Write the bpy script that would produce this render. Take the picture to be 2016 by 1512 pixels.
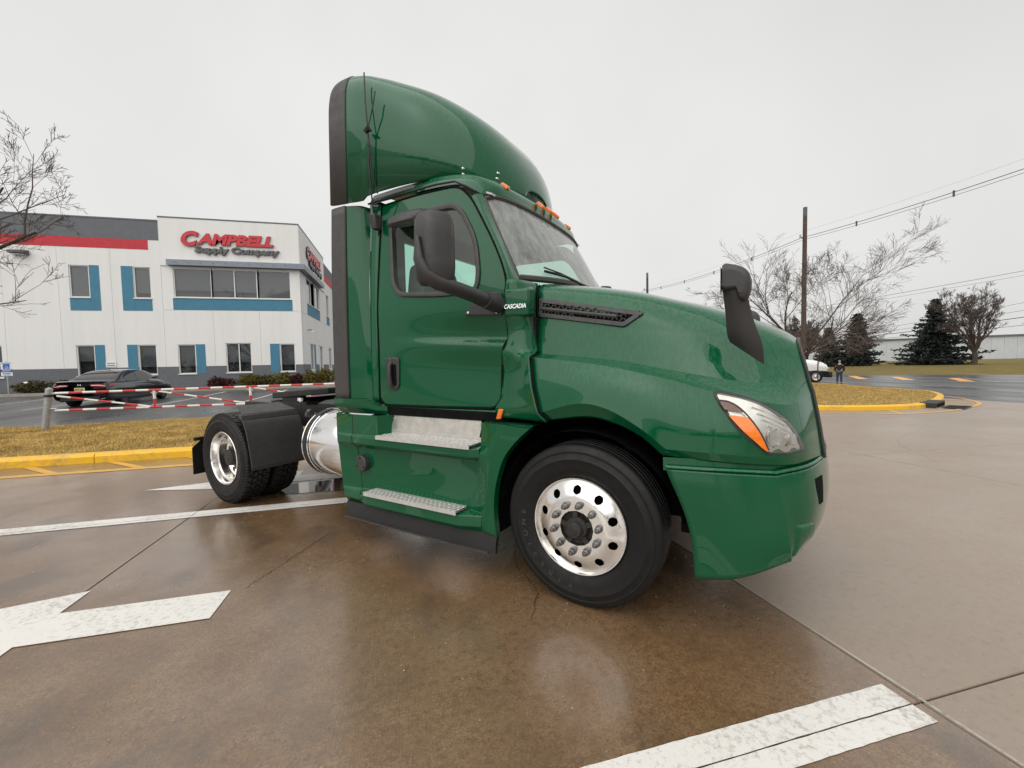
import bpy, bmesh, math, random
import numpy as np
from mathutils import Vector, Matrix
from mathutils.geometry import delaunay_2d_cdt
R_ = math.radians
for o in list(bpy.data.objects): bpy.data.objects.remove(o)
SC = bpy.context.scene
COL = SC.collection
random.seed(7); RNG = np.random.default_rng(11)

# ------------------------------------------------------------------ camera, sky, sun, exposure
# world frame: x runs along the painted lines of the lot, y towards the office building, z up (metres)
cam_d = bpy.data.cameras.new('camera'); cam = bpy.data.objects.new('camera', cam_d); COL.objects.link(cam)
cam_d.sensor_width = 36.0; cam_d.lens = 831.0/2016*36; cam_d.clip_end = 2000; cam_d.clip_start = 0.05
cx, cy, cz = (0.96784, -0.25055, -0.01997), (0.03159, 0.04242, 0.99860), (-0.24936, -0.96712, 0.04898)
cam.matrix_world = Matrix(((cx[0], cy[0], cz[0], -1.821), (cx[1], cy[1], cz[1], -3.129), (cx[2], cy[2], cz[2], 1.488), (0, 0, 0, 1)))
SC.camera = cam
SUN_EL, SUN_AZ = R_(52), R_(-128)          # azimuth of the sun measured in the x-y plane
world = bpy.data.worlds.new('World'); SC.world = world; world.use_nodes = True
wt = world.node_tree; wt.nodes.clear()
wo = wt.nodes.new('ShaderNodeOutputWorld'); wb = wt.nodes.new('ShaderNodeBackground'); wb.inputs[1].default_value = 0.1
sky = wt.nodes.new('ShaderNodeTexSky'); sky.sky_type = 'NISHITA'; sky.sun_disc = False
sky.sun_elevation = SUN_EL; sky.sun_rotation = math.pi/2 - SUN_AZ
sky.air_density = 1.0; sky.dust_density = 6.0; sky.ozone_density = 1.0
hs = wt.nodes.new('ShaderNodeHueSaturation'); hs.inputs['Saturation'].default_value = 0.06
mx = wt.nodes.new('ShaderNodeMix'); mx.data_type = 'RGBA'; mx.inputs[0].default_value = 0.80
nz = wt.nodes.new('ShaderNodeTexNoise'); nz.inputs['Scale'].default_value = 1.6; nz.inputs['Detail'].default_value = 3
rp = wt.nodes.new('ShaderNodeValToRGB')
rp.color_ramp.elements[0].position = 0.3; rp.color_ramp.elements[0].color = (6.7, 6.68, 6.55, 1)
rp.color_ramp.elements[1].position = 0.7; rp.color_ramp.elements[1].color = (7.9, 7.88, 7.77, 1)
tc = wt.nodes.new('ShaderNodeTexCoord')
wt.links.new(tc.outputs['Generated'], nz.inputs['Vector']); wt.links.new(nz.outputs[0], rp.inputs[0])
wt.links.new(sky.outputs[0], hs.inputs['Color']); wt.links.new(hs.outputs[0], mx.inputs[6]); wt.links.new(rp.outputs[0], mx.inputs[7])
wt.links.new(mx.outputs[2], wb.inputs[0]); wt.links.new(wb.outputs[0], wo.inputs[0])
sl = bpy.data.lights.new('sun', 'SUN'); sl.energy = 1.5; sl.angle = R_(95); sl.color = (1.0, 0.97, 0.92)
so = bpy.data.objects.new('sun', sl); COL.objects.link(so)
sd = Vector((math.cos(SUN_EL)*math.cos(SUN_AZ), math.cos(SUN_EL)*math.sin(SUN_AZ), math.sin(SUN_EL)))
so.rotation_euler = sd.to_track_quat('Z', 'Y').to_euler(); so.location = (0, 0, 30)
SC.view_settings.view_transform = 'Standard'; SC.view_settings.look = 'None'
SC.view_settings.exposure = 0.30; SC.view_settings.gamma = 1.0; SC.view_settings.use_curve_mapping = False
SC.render.engine = 'CYCLES'

# ------------------------------------------------------------------ materials
def newmat(name):
    m = bpy.data.materials.new(name); m.use_nodes = True
    nt = m.node_tree; b = nt.nodes['Principled BSDF']
    return m, nt, b
def N(nt, t, **kw):
    n = nt.nodes.new('ShaderNode'+t)
    for k, v in kw.items():
        if k in n.inputs: n.inputs[k].default_value = v
        else: setattr(n, k, v)
    return n
def coords(nt, scale=(1, 1, 1), rot=0.0, kind='Object'):
    t = N(nt, 'TexCoord'); mp = N(nt, 'Mapping'); mp.inputs['Scale'].default_value = scale; mp.inputs['Rotation'].default_value = (0, 0, rot)
    nt.links.new(t.outputs[kind], mp.inputs[0]); return mp.outputs[0]
def noise(nt, vec, scale, detail=4, rough=0.55):
    n = N(nt, 'TexNoise'); n.inputs['Scale'].default_value = scale; n.inputs['Detail'].default_value = detail; n.inputs['Roughness'].default_value = rough
    nt.links.new(vec, n.inputs['Vector']); return n.outputs[0]
def ramp(nt, fac, stops):
    r = N(nt, 'ValToRGB'); e = r.color_ramp.elements
    while len(e) < len(stops): e.new(0.5)
    for i, (p, c) in enumerate(stops):
        e[i].position = p; e[i].color = (c, c, c, 1) if isinstance(c, (int, float)) else (*c, 1)
    nt.links.new(fac, r.inputs[0]); return r.outputs[0]
def mixc(nt, fac, a, b, mode='MIX'):
    m = N(nt, 'Mix', data_type='RGBA', blend_type=mode)
    for s, v in ((0, fac), (6, a), (7, b)):
        if hasattr(v, 'is_linked') or hasattr(v, 'links'): nt.links.new(v, m.inputs[s])
        else: m.inputs[s].default_value = v if s == 0 else (*v, 1)
    return m.outputs[2]
def math_(nt, op, a, b=0.0):
    m = N(nt, 'Math', operation=op)
    for s, v in ((0, a), (1, b)):
        if hasattr(v, 'links'): nt.links.new(v, m.inputs[s])
        else: m.inputs[s].default_value = v
    return m.outputs[0]
def bump(nt, b, h, strength=0.3, dist=0.01, prev=None):
    n = N(nt, 'Bump'); n.inputs['Strength'].default_value = strength; n.inputs['Distance'].default_value = dist
    nt.links.new(h, n.inputs['Height'])
    if prev: nt.links.new(prev, n.inputs['Normal'])
    if b is not None: nt.links.new(n.outputs[0], b.inputs['Normal'])
    return n.outputs[0]
def plain(name, col, rough=0.5, metal=0.0, var=0.12, scale=6.0, bstr=0.0, bscale=80, coat=0.0, spec=0.5):
    m, nt, b = newmat(name)
    v = coords(nt); n = noise(nt, v, scale, 5)
    lo = tuple(c*(1-var) for c in col); hi = tuple(min(1, c*(1+var)) for c in col)
    nt.links.new(ramp(nt, n, [(0.3, lo), (0.7, hi)]), b.inputs['Base Color'])
    nt.links.new(ramp(nt, noise(nt, v, scale*2.3, 4), [(0.3, rough*0.8), (0.7, min(1, rough*1.2))]), b.inputs['Roughness'])
    b.inputs['Metallic'].default_value = metal; b.inputs['Coat Weight'].default_value = coat; b.inputs['Coat Roughness'].default_value = 0.04
    b.inputs['Specular IOR Level'].default_value = spec
    if bstr: bump(nt, b, noise(nt, v, bscale, 3), bstr, 0.004)
    return m
M = {}
def paint():
    m, nt, b = newmat('green_paint')
    v = coords(nt)
    vs = coords(nt, (60, 60, 3.0))
    streak = noise(nt, vs, 1.0, 4, 0.6)
    patch = noise(nt, v, 2.2, 4)
    geo = N(nt, 'NewGeometry'); sx = N(nt, 'SeparateXYZ'); nt.links.new(geo.outputs['Normal'], sx.inputs[0])
    up = N(nt, 'MapRange'); up.inputs['From Min'].default_value = 0.05; up.inputs['From Max'].default_value = 0.7
    nt.links.new(sx.outputs[2], up.inputs[0])
    # rain beads: fine cells, denser where the sheet metal faces the sky
    vo = N(nt, 'TexVoronoi'); vo.inputs['Scale'].default_value = 150; nt.links.new(v, vo.inputs['Vector'])
    bead = ramp(nt, vo.outputs['Distance'], [(0.15, 1.0), (0.5, 0.0)])
    wet = math_(nt, 'MULTIPLY', up.outputs[0], ramp(nt, math_(nt, 'ADD', math_(nt, 'MULTIPLY', streak, 0.85), math_(nt, 'MULTIPLY', patch, 0.2)), [(0.44, 0.03), (0.60, 1.0)]))
    bn = bump(nt, None, math_(nt, 'MULTIPLY', bead, wet), 0.35, 0.003)
    nt.links.new(bn, b.inputs['Normal'])
    b.inputs['Base Color'].default_value = (0.003, 0.10, 0.040, 1)
    nt.links.new(mixc(nt, math_(nt, 'MULTIPLY', wet, 0.16), (0.0002, 0.078, 0.028), (0.13, 0.27, 0.19)), b.inputs['Base Color'])  # pale sky haze of the beads mixed into the upward-facing colour
    nt.links.new(ramp(nt, math_(nt, 'MULTIPLY', wet, 1.0), [(0.0, 0.08), (1.0, 0.30)]), b.inputs['Roughness'])
    b.inputs['Coat Weight'].default_value = 0.7; b.inputs['Coat Roughness'].default_value = 0.015
    b.inputs['Specular IOR Level'].default_value = 0.06
    return m
M['green'] = paint()
M['rubber'] = plain('black_rubber', (0.0055, 0.0052, 0.0052), 0.55, var=0.3, scale=9, bstr=0.15, bscale=120, spec=.35)
M['tread'] = plain('tread_rubber', (0.006, 0.006, 0.006), 0.5, var=0.25, scale=14)
M['plastic'] = plain('dark_plastic', (0.036, 0.034, 0.034), 0.5, var=0.12, scale=10, bstr=0.12, bscale=400)
M['trim'] = plain('grey_trim', (0.048, 0.044, 0.043), 0.55, var=0.1, scale=8, bstr=0.1, bscale=300)
M['skirt'] = plain('skirt_rubber', (0.019, 0.018, 0.0175), 0.5, var=0.15, scale=8, bstr=0.1, bscale=300, spec=.4)
M['black'] = plain('black_steel', (0.010, 0.010, 0.010), 0.5, var=0.4, scale=12)
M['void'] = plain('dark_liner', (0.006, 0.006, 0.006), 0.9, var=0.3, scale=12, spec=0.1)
M['alu'] = plain('polished_aluminium', (0.80, 0.78, 0.75), 0.16, 1.0, var=0.06, scale=14)
M['brushed'] = plain('dull_aluminium', (0.66, 0.63, 0.58), 0.36, 1.0, var=0.14, scale=16, bstr=0.06, bscale=220)
M['treadmetal'] = plain('step_aluminium', (0.60, 0.585, 0.56), 0.42, 0.45, var=0.12, scale=30)
M['chrome'] = plain('polished_tank', (0.82, 0.81, 0.80), 0.12, 1.0, var=0.05, scale=5)
M['steel'] = plain('dull_steel', (0.17, 0.165, 0.165), 0.42, 0.8, var=0.25, scale=30)
M['hub'] = plain('grimy_hub', (0.035, 0.033, 0.030), 0.6, 0.3, var=0.4, scale=40, bstr=0.3, bscale=120)
M['amber'] = plain('amber_lens', (0.85, 0.19, 0.004), 0.18, var=0.1, scale=60, coat=0.6)
M['amberdark'] = plain('smoked_amber_lens', (0.13, 0.05, 0.025), 0.15, var=0.2, scale=60, coat=0.6)
M['badge'] = plain('badge_chrome', (0.86, 0.87, 0.86), 0.25, 0.6, var=0.03)
M['seat'] = plain('seat_fabric', (0.13, 0.13, 0.135), 0.7, var=0.15, scale=14)
M['cabin'] = plain('cabin_lining', (0.48, 0.48, 0.46), 0.8, var=0.1)
M['dash'] = plain('dash_plastic', (0.05, 0.05, 0.052), 0.6, var=0.1)
def glass(name, tint=(0.62, 0.85, 0.76), pale_film=0.0, opaque=0.0, rough=0.02):
    # clear sheet: mirror reflection by Fresnel over tinted see-through
    m, nt, b = newmat(name); nt.nodes.remove(b)
    out = nt.nodes['Material Output']
    tr = N(nt, 'BsdfTransparent'); tr.inputs[0].default_value = (*tint, 1)
    gl = N(nt, 'BsdfGlossy'); gl.inputs['Roughness'].default_value = rough; gl.inputs[0].default_value = (0.95, 0.95, 0.95, 1)
    fr = N(nt, 'Fresnel'); ge = N(nt, 'NewGeometry')
    nt.links.new(math_(nt, 'ADD', math_(nt, 'MULTIPLY', ge.outputs['Backfacing'], 1/1.5-1.5), 1.5), fr.inputs['IOR'])
    ms = N(nt, 'MixShader'); nt.links.new(fr.outputs[0], ms.inputs[0]); nt.links.new(tr.outputs[0], ms.inputs[1]); nt.links.new(gl.outputs[0], ms.inputs[2])
    last = ms.outputs[0]
    if pale_film > 0:  # uneven pale film; lightens the windscreen in place of reflected sky
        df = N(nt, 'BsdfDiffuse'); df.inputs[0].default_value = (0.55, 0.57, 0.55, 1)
        v = coords(nt, (1, 1, 0.35)); d = ramp(nt, noise(nt, v, 9, 6, 0.7), [(0.35, pale_film*0.35), (0.75, pale_film)])
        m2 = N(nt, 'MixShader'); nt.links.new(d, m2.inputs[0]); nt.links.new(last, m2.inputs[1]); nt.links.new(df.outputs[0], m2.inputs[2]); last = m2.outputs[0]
    nt.links.new(last, out.inputs[0]); return m
M['glass'] = glass('cab_glass', (0.60, 0.86, 0.76), 0.06)
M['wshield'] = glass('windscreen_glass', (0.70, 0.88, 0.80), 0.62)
M['clearlens'] = glass('headlamp_lens', (0.95, 0.96, 0.96), 0.16)
M['mirrorface'] = plain('mirror_face', (0.8, 0.8, 0.8), 0.02, 1.0, var=0.01)

# ------------------------------------------------------------------ mesh helpers
def obj(name, V, F, mat, parent=None, smooth=True, ang=34, mids=None, loc=None, out=None):
    me = bpy.data.meshes.new(name)
    V = np.asarray(V, dtype=float).reshape(-1, 3)
    if out is not None:      # turn the shell so that its faces look away from the point 'out'
        s = 0.0; c0 = np.asarray(out, float)
        for f in F[::max(1, len(F)//300)]:
            p = V[list(f)]; n = np.cross(p[1]-p[0], p[2]-p[0]) if len(p) == 3 else np.cross(p[2]-p[0], p[3]-p[1])
            s += float(n @ (p.mean(0)-c0))
        if s < 0: F = [tuple(f)[::-1] for f in F]
    me.from_pydata(V.tolist(), [], [tuple(int(i) for i in f) for f in F])
    mats = mat if isinstance(mat, (list, tuple)) else [mat]
    for m in mats: me.materials.append(M[m] if isinstance(m, str) else m)
    if mids is not None: me.polygons.foreach_set('material_index', np.asarray(mids, dtype=np.int32))
    me.update()
    if smooth:
        me.shade_smooth(); me.set_sharp_from_angle(angle=R_(ang))
    o = bpy.data.objects.new(name, me); COL.objects.link(o)
    if parent is not None: o.parent = parent
    if loc is not None: o.location = loc
    return o
def tag(o, label=None, cat=None, group=None, kind=None):
    if label: o['label'] = label
    if cat: o['category'] = cat
    if group: o['group'] = group
    if kind: o['kind'] = kind
    return o
def empty(name, loc=(0, 0, 0), rz=0.0, label=None, cat=None, group=None):
    o = bpy.data.objects.new(name, None); COL.objects.link(o); o.location = loc; o.rotation_euler = (0, 0, rz); o.empty_display_size = 0.3
    return tag(o, label, cat, group)
def copy_tree(o, parent=None):
    c = o.copy(); COL.objects.link(c)
    c.parent = parent
    for ch in o.children: copy_tree(ch, c)
    return c
def bevel(o, w=0.01, seg=2, ang=40):
    b = o.modifiers.new('bevel', 'BEVEL'); b.width = w; b.segments = seg; b.limit_method = 'ANGLE'; b.angle_limit = R_(ang); b.harden_normals = False
    return o
def solid(o, t=0.012, off=-1):
    s = o.modifiers.new('thick', 'SOLIDIFY'); s.thickness = t; s.offset = off
    return o
class MB:
    """collects simple shapes into one mesh"""
    def __init__(s): s.V = []; s.F = []; s.I = []
    def add(s, V, F, mid=0):
        k = len(s.V); s.V.extend([tuple(map(float, p)) for p in V]); s.F.extend([tuple(i+k for i in f) for f in F]); s.I.extend([mid]*len(F)); return s
    def box(s, x0, x1, y0, y1, z0, z1, mid=0):
        V = [(x, y, z) for z in (z0, z1) for y in (y0, y1) for x in (x0, x1)]
        return s.add(V, [(0, 2, 3, 1), (4, 5, 7, 6), (0, 1, 5, 4), (2, 6, 7, 3), (0, 4, 6, 2), (1, 3, 7, 5)], mid)
    def hexa(s, P, mid=0):   # eight corners, bottom ring then top ring
        return s.add(P, [(3, 2, 1, 0), (4, 5, 6, 7), (0, 1, 5, 4), (1, 2, 6, 5), (2, 3, 7, 6), (3, 0, 4, 7)], mid)
    def bar(s, a, b, w, h=None, up=(0, 0, 1), mid=0):
        a = Vector(a); b = Vector(b); d = (b-a).normalized(); h = h or w
        u = Vector(up); sd = d.cross(u)
        if sd.length < 1e-4: sd = d.cross(Vector((1, 0, 0)))
        sd.normalize(); u = sd.cross(d).normalized()
        P = [p + sd*i*w/2 + u*j*h/2 for p in (a, b) for i, j in ((-1, -1), (1, -1), (1, 1), (-1, 1))]
        return s.hexa(P, mid)
    def tube(s, pts, r, n=8, mid=0, cap=True, flat=1.0, up=None):
        pts = [Vector(p) for p in pts]; k = len(pts); rs = r if isinstance(r, (list, tuple)) else [r]*k
        V = []; F = []; prev = Vector(up) if up else None
        for i, p in enumerate(pts):
            d = (pts[min(i+1, k-1)]-pts[max(i-1, 0)]).normalized()
            if prev is None: prev = Vector((0, 0, 1)) if abs(d.z) < 0.9 else Vector((1, 0, 0))
            a = d.cross(prev).normalized(); b = a.cross(d).normalized(); prev = b
            for j in range(n):
                t = 2*math.pi*j/n; V.append(p + a*(math.cos(t)*rs[i]) + b*(math.sin(t)*rs[i]*flat))
        for i in range(k-1):
            for j in range(n):
                j2 = (j+1) % n; F.append((i*n+j, i*n+j2, (i+1)*n+j2, (i+1)*n+j))
        if cap: F.append(tuple(range(n))[::-1]); F.append(tuple((k-1)*n+j for j in range(n)))
        return s.add(V, F, mid)
    def lathe(s, prof, n=48, axis='y', c=(0, 0, 0), mid=0, closed=False):
        # prof: (radius, along) pairs; axis direction signed by the 'along' values
        V = []; F = []; k = len(prof)
        for r, a in prof:
            for j in range(n):
                t = 2*math.pi*j/n
                if axis == 'y': V.append((c[0]+r*math.cos(t), c[1]+a, c[2]+r*math.sin(t)))
                elif axis == 'x': V.append((c[0]+a, c[1]+r*math.cos(t), c[2]+r*math.sin(t)))
                else: V.append((c[0]+r*math.cos(t), c[1]+r*math.sin(t), c[2]+a))
        for i in range(k-1 if not closed else k):
            i2 = (i+1) % k
            for j in range(n):
                j2 = (j+1) % n; F.append((i*n+j, i*n+j2, i2*n+j2, i2*n+j))
        return s.add(V, F, mid)
    def prism(s, poly, a0, a1, axis='y', mid=0):
        # poly: 2-D outline; axis y -> (x,z), x -> (y,z), z -> (x,y)
        n = len(poly); f = {'y': lambda p, a: (p[0], a, p[1]), 'x': lambda p, a: (a, p[0], p[1]), 'z': lambda p, a: (p[0], p[1], a)}[axis]
        V = [f(p, a0) for p in poly]+[f(p, a1) for p in poly]
        F = [tuple(range(n))[::-1], tuple(range(n, 2*n))]+[(i, (i+1) % n, n+(i+1) % n, n+i) for i in range(n)]
        return s.add(V, F, mid)
    def build(s, name, mat, parent=None, **kw):
        return obj(name, s.V, s.F, mat, parent, mids=s.I if any(s.I) else None, **kw)
def spline(P, n):
    P = np.asarray(P, float)
    if len(P) == 2:
        t = np.linspace(0, 1, n+1)[:, None]; return P[0]*(1-t)+P[1]*t
    Q = np.vstack([2*P[0]-P[1], P, 2*P[-1]-P[-2]]); out = []
    for i in range(1, len(Q)-2):
        t = np.linspace(0, 1, n, endpoint=False)[:, None]
        a, b, c, d = Q[i-1], Q[i], Q[i+1], Q[i+2]
        out.append(0.5*((2*b)+(-a+c)*t+(2*a-5*b+4*c-d)*t*t+(-a+3*b-3*c+d)*t**3))
    return np.vstack([np.vstack(out), P[-1:]])
def bspline(P, n, brk=()):
    P = np.asarray(P, float); cuts = [0]+sorted(brk)+[len(P)-1]; out = []
    for a, b in zip(cuts[:-1], cuts[1:]):
        s = spline(P[a:b+1], n); out.append(s if not out else s[1:])
    return np.vstack(out)
def net(rows, nu, nv, brk_rows=(), brk_cols=()):
    rows = [bspline(r, nu, brk_cols) for r in rows]
    A = np.stack(rows); m = A.shape[1]
    return np.stack([bspline(A[:, j], nv, brk_rows) for j in range(m)], 1)
def gridmesh(G, flip=False):
    r, c = G.shape[:2]; F = []
    for i in range(r-1):
        for j in range(c-1):
            q = (i*c+j, i*c+j+1, (i+1)*c+j+1, (i+1)*c+j); F.append(q[::-1] if flip else q)
    return G.reshape(-1, 3), F
def mir(V): V = np.array(V, float); V[..., 1] *= -1; return V
def ray_poly(c, ang, poly):
    """distance from c along ang to the polygon outline"""
    dx, dz = math.cos(ang), math.sin(ang); best = None
    for (x0, z0), (x1, z1) in zip(poly, poly[1:]+poly[:1]):
        ex, ez = x1-x0, z1-z0; den = dx*ez-dz*ex
        if abs(den) < 1e-9: continue
        t = ((x0-c[0])*ez-(z0-c[1])*ex)/den; s = ((x0-c[0])*dz-(z0-c[1])*dx)/den
        if t > 0 and -1e-6 <= s <= 1+1e-6 and (best is None or t > best): best = t
    return best
def ring(c, outer, inner, nr, extra=160):
    """angular rings between two outlines that are star shaped about c"""
    A = sorted(set([round(math.atan2(z-c[1], x-c[0]), 5) for x, z in outer+inner]+[round(-math.pi+2*math.pi*i/extra, 5) for i in range(extra)]))
    G = []
    for k in range(nr+1):
        f = k/nr; row = []
        for a in A:
            ro = ray_poly(c, a, outer); ri = ray_poly(c, a, inner); r = ri+(ro-ri)*f
            row.append((c[0]+math.cos(a)*r, c[1]+math.sin(a)*r))
        G.append(row)
    return G
def smooth_poly(P, n=6, sharp=()):
    """closed rounded outline through the points"""
    P = np.asarray(P, float); m = len(P); out = []
    for i in range(m):
        a, b, c, d = P[i-1], P[i], P[(i+1) % m], P[(i+2) % m]
        for k in range(n):
            t = k/n; out.append(tuple(0.5*((2*b)+(-a+c)*t+(2*a-5*b+4*c-d)*t*t+(-a+3*b-3*c+d)*t**3)))
    return out
def round_poly(P, r, n=4):
    """polygon with its corners rounded by radius r (scalar or list)"""
    out = []; m = len(P)
    for i in range(m):
        p = Vector(P[i]); a = Vector(P[i-1])-p; b = Vector(P[(i+1) % m])-p
        rr = r[i] if isinstance(r, (list, tuple)) else r
        l = min(rr, a.length*0.49, b.length*0.49)
        if l <= 1e-6: out.append(tuple(p)); continue
        a = a.normalized()*l; b = b.normalized()*l
        for k in range(n+1):
            t = k/n; q = p+a*(1-t)**2+b*t**2; out.append(tuple(q))
    return out
def inset(poly, d):
    """move an outline inwards about its own edges"""
    m = len(poly); area = sum(poly[i][0]*poly[(i+1) % m][1]-poly[(i+1) % m][0]*poly[i][1] for i in range(m))
    s = 1 if area > 0 else -1; out = []
    for i in range(m):
        p = Vector(poly[i]); e0 = (p-Vector(poly[i-1])); e1 = (Vector(poly[(i+1) % m])-p)
        n0 = Vector((-e0.y, e0.x)).normalized() if e0.length > 1e-7 else Vector((0, 0)); n1 = Vector((-e1.y, e1.x)).normalized() if e1.length > 1e-7 else n0
        n = (n0+n1); n = n.normalized() if n.length > 1e-6 else n0
        k = max(0.5, n.dot(n1)); q = p+n*(d*s/k); out.append((q.x, q.y))
    return out
def text_mesh(txt, size=1.0, depth=0.05, thick=0.0, shear=0.0, font_spacing=1.0):
    cu = bpy.data.curves.new('t', 'FONT'); cu.body = txt; cu.size = size; cu.extrude = depth/2; cu.offset = thick; cu.shear = shear; cu.space_character = font_spacing
    cu.align_x = 'LEFT'; cu.resolution_u = 3
    o = bpy.data.objects.new('t', cu); COL.objects.link(o)
    dg = bpy.context.evaluated_depsgraph_get(); ev = o.evaluated_get(dg); me = ev.to_mesh()
    V = np.array([tuple(v.co) for v in me.vertices]).reshape(-1, 3); F = [tuple(p.vertices) for p in me.polygons]
    ev.to_mesh_clear(); bpy.data.objects.remove(o); bpy.data.curves.remove(cu)
    return V, F
def sm(t): t = min(1.0, max(0.0, t)); return t*t*(3-2*t)
# ------------------------------------------------------------------ the green tractor unit
# truck frame: x forward, y to its left, z up; origin under the middle of the front axle
TR = empty('semi_truck', (0, 0, 0), R_(-45.8), 'dark green day cab semi tractor with tall roof fairing standing on wet concrete', 'truck')
def P_(name, mb, mat, parent=None, **kw): return mb.build(name, mat, parent or TR, **kw)
def both(name, V, F, mat, parent=None, **kw):
    if 'out' not in kw: kw['out'] = (float(np.mean(np.asarray(V)[:, 0])), 0, 1.6)
    a = obj(name, V, F, mat, parent or TR, **kw)
    b = obj(name, mir(V), F, mat, parent or TR, **kw)
    return a, b
def whole(name, G, mat, out, **kw):
    """a grid for the right half, joined to its mirror image along the centre line (last column)"""
    G2 = G[:, ::-1].copy(); G2[..., 1] *= -1
    v, f = gridmesh(np.concatenate([G, G2[:, 1:]], 1)); return obj(name, v, f, mat, TR, out=out, **kw)
def yside(x, z):
    """half width of the cab side (door skin with its swage line)"""
    k = (z-1.95)/0.06; sp = 0.06*math.log(1+math.exp(min(30, k)))
    b = 1.066-0.118*sp
    A = sm((x+1.78)/1.1); zl = 1.665-0.075*(x+1.7)/1.4; t = z-zl
    if t >= 0: g = -0.044*sm(t/0.065) if t < 0.065 else -0.044*(1-sm((t-0.065)/0.20))
    else: g = -0.030*sm(-t/0.17) if t > -0.17 else -0.030*(1-0.6*sm((-t-0.17)/0.3))
    return b+A*g
def side_pts(poly, off=0.0): return [(x, -(yside(x, z)+off), z) for x, z in poly]

# ---- hood (one shell per half), from wheel arch lip to centre line
HR = [
 [(-.185,-1.135,1.13),(.05,-1.140,1.16),(.2,-1.142,1.14),(.36,-1.142,1.075),(.49,-1.148,.975),(.75,-1.150,.968),(1.0,-1.062,.958),(1.13,-.895,.948),(1.238,-.615,.935)],
 [(-.235,-1.172,1.18),(.02,-1.195,1.245),(.2,-1.198,1.22),(.38,-1.198,1.125),(.515,-1.190,1.02),(.76,-1.168,1.015),(1.0,-1.075,1.0),(1.13,-.905,.99),(1.232,-.625,.98)],
 [(-.285,-1.145,1.34),(0,-1.168,1.37),(.2,-1.172,1.35),(.42,-1.172,1.27),(.55,-1.172,1.19),(.77,-1.155,1.15),(.99,-1.072,1.12),(1.118,-.905,1.11),(1.212,-.63,1.12)],
 [(-.328,-1.090,1.525),(-.045,-1.108,1.492),(.185,-1.115,1.458),(.398,-1.115,1.412),(.55,-1.115,1.376),(.74,-1.108,1.318),(.95,-1.045,1.27),(1.085,-.89,1.25),(1.182,-.63,1.29)],
 [(-.342,-1.03,1.533),(-.045,-1.045,1.500),(.195,-1.05,1.466),(.415,-1.05,1.420),(.565,-1.05,1.386),(.755,-1.040,1.336),(.94,-.985,1.305),(1.065,-.845,1.305),(1.162,-.63,1.36)],
 [(-.36,-.955,1.550),(-.04,-.965,1.520),(.22,-.97,1.488),(.43,-.97,1.446),(.59,-.968,1.415),(.77,-.955,1.38),(.93,-.905,1.36),(1.045,-.79,1.38),(1.147,-.63,1.43)],
 [(-.37,-.905,1.79),(-.03,-.910,1.72),(.24,-.910,1.67),(.45,-.898,1.63),(.61,-.885,1.595),(.78,-.86,1.55),(.92,-.81,1.505),(1.025,-.73,1.485),(1.13,-.615,1.50)],
 [(-.39,-.868,1.93),(-.03,-.872,1.865),(.24,-.862,1.805),(.46,-.843,1.745),(.62,-.82,1.70),(.79,-.79,1.65),(.92,-.745,1.60),(1.02,-.68,1.57),(1.12,-.59,1.545)],
 [(-.42,-.78,2.035),(-.05,-.78,1.97),(.23,-.765,1.91),(.46,-.735,1.845),(.62,-.705,1.795),(.79,-.67,1.735),(.93,-.64,1.67),(1.03,-.60,1.62),(1.115,-.54,1.575)],
 [(-.44,-.50,2.09),(-.07,-.50,2.025),(.22,-.50,1.96),(.45,-.48,1.89),(.62,-.46,1.84),(.80,-.45,1.775),(.94,-.43,1.71),(1.05,-.40,1.655),(1.125,-.36,1.60)],
 [(-.46,0,2.12),(-.08,0,2.05),(.21,0,1.985),(.45,0,1.91),(.62,0,1.86),(.80,0,1.795),(.95,0,1.725),(1.06,0,1.67),(1.14,0,1.615)]]
HG = net(HR, 8, 7, brk_rows=(1, 3, 5, 6), brk_cols=(4,))
hv, hf = gridmesh(HG, True)
for o in both('hood', hv, hf, 'green', ang=22, out=(.2, 0, 1.0)): solid(o, 0.014)
from mathutils.bvhtree import BVHTree
HB = BVHTree.FromPolygons([tuple(v) for v in hv], hf)
def on_hood(x, z, off=0.0):
    h = HB.ray_cast(Vector((x, -3, z)), Vector((0, 1, 0)))
    if h[0] is None: return Vector((x, -1.0, z))
    n = h[1]; n = n if n.y < 0 else -n
    return h[0]+n*off
def hood_plate(name, poly, mat, off, depth, parent=None, sub=1, **kw):
    """thin plate that follows the hood skin; poly in (x,z), star shaped"""
    c = (sum(p[0] for p in poly)/len(poly), sum(p[1] for p in poly)/len(poly))
    V = [on_hood(*c, off)]; F = []; n = len(poly); K = 5
    for k in range(1, K+1):
        for x, z in poly: V.append(on_hood(c[0]+(x-c[0])*k/K, c[1]+(z-c[1])*k/K, off))
    for x, z in poly: V.append(on_hood(x, z, off-depth))
    for i in range(n):
        j = (i+1) % n; F.append((0, 1+j, 1+i))
        for k in range(K): F.append((1+k*n+i, 1+k*n+j, 1+(k+1)*n+j, 1+(k+1)*n+i)[::1])
    return obj(name, V, F, mat, parent or TR, **kw)
def hood_ring(name, outer, inner, mat, off, depth, parent=None):
    n = len(outer); V = []; F = []
    for poly, o in ((outer, off-depth), (outer, off), (inner, off), (inner, off-depth)):
        for x, z in poly: V.append(on_hood(x, z, o))
    for k in range(3):
        for i in range(n):
            j = (i+1) % n; F.append((k*n+i, k*n+j, (k+1)*n+j, (k+1)*n+i))
    return obj(name, V, F, mat, parent or TR)
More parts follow.
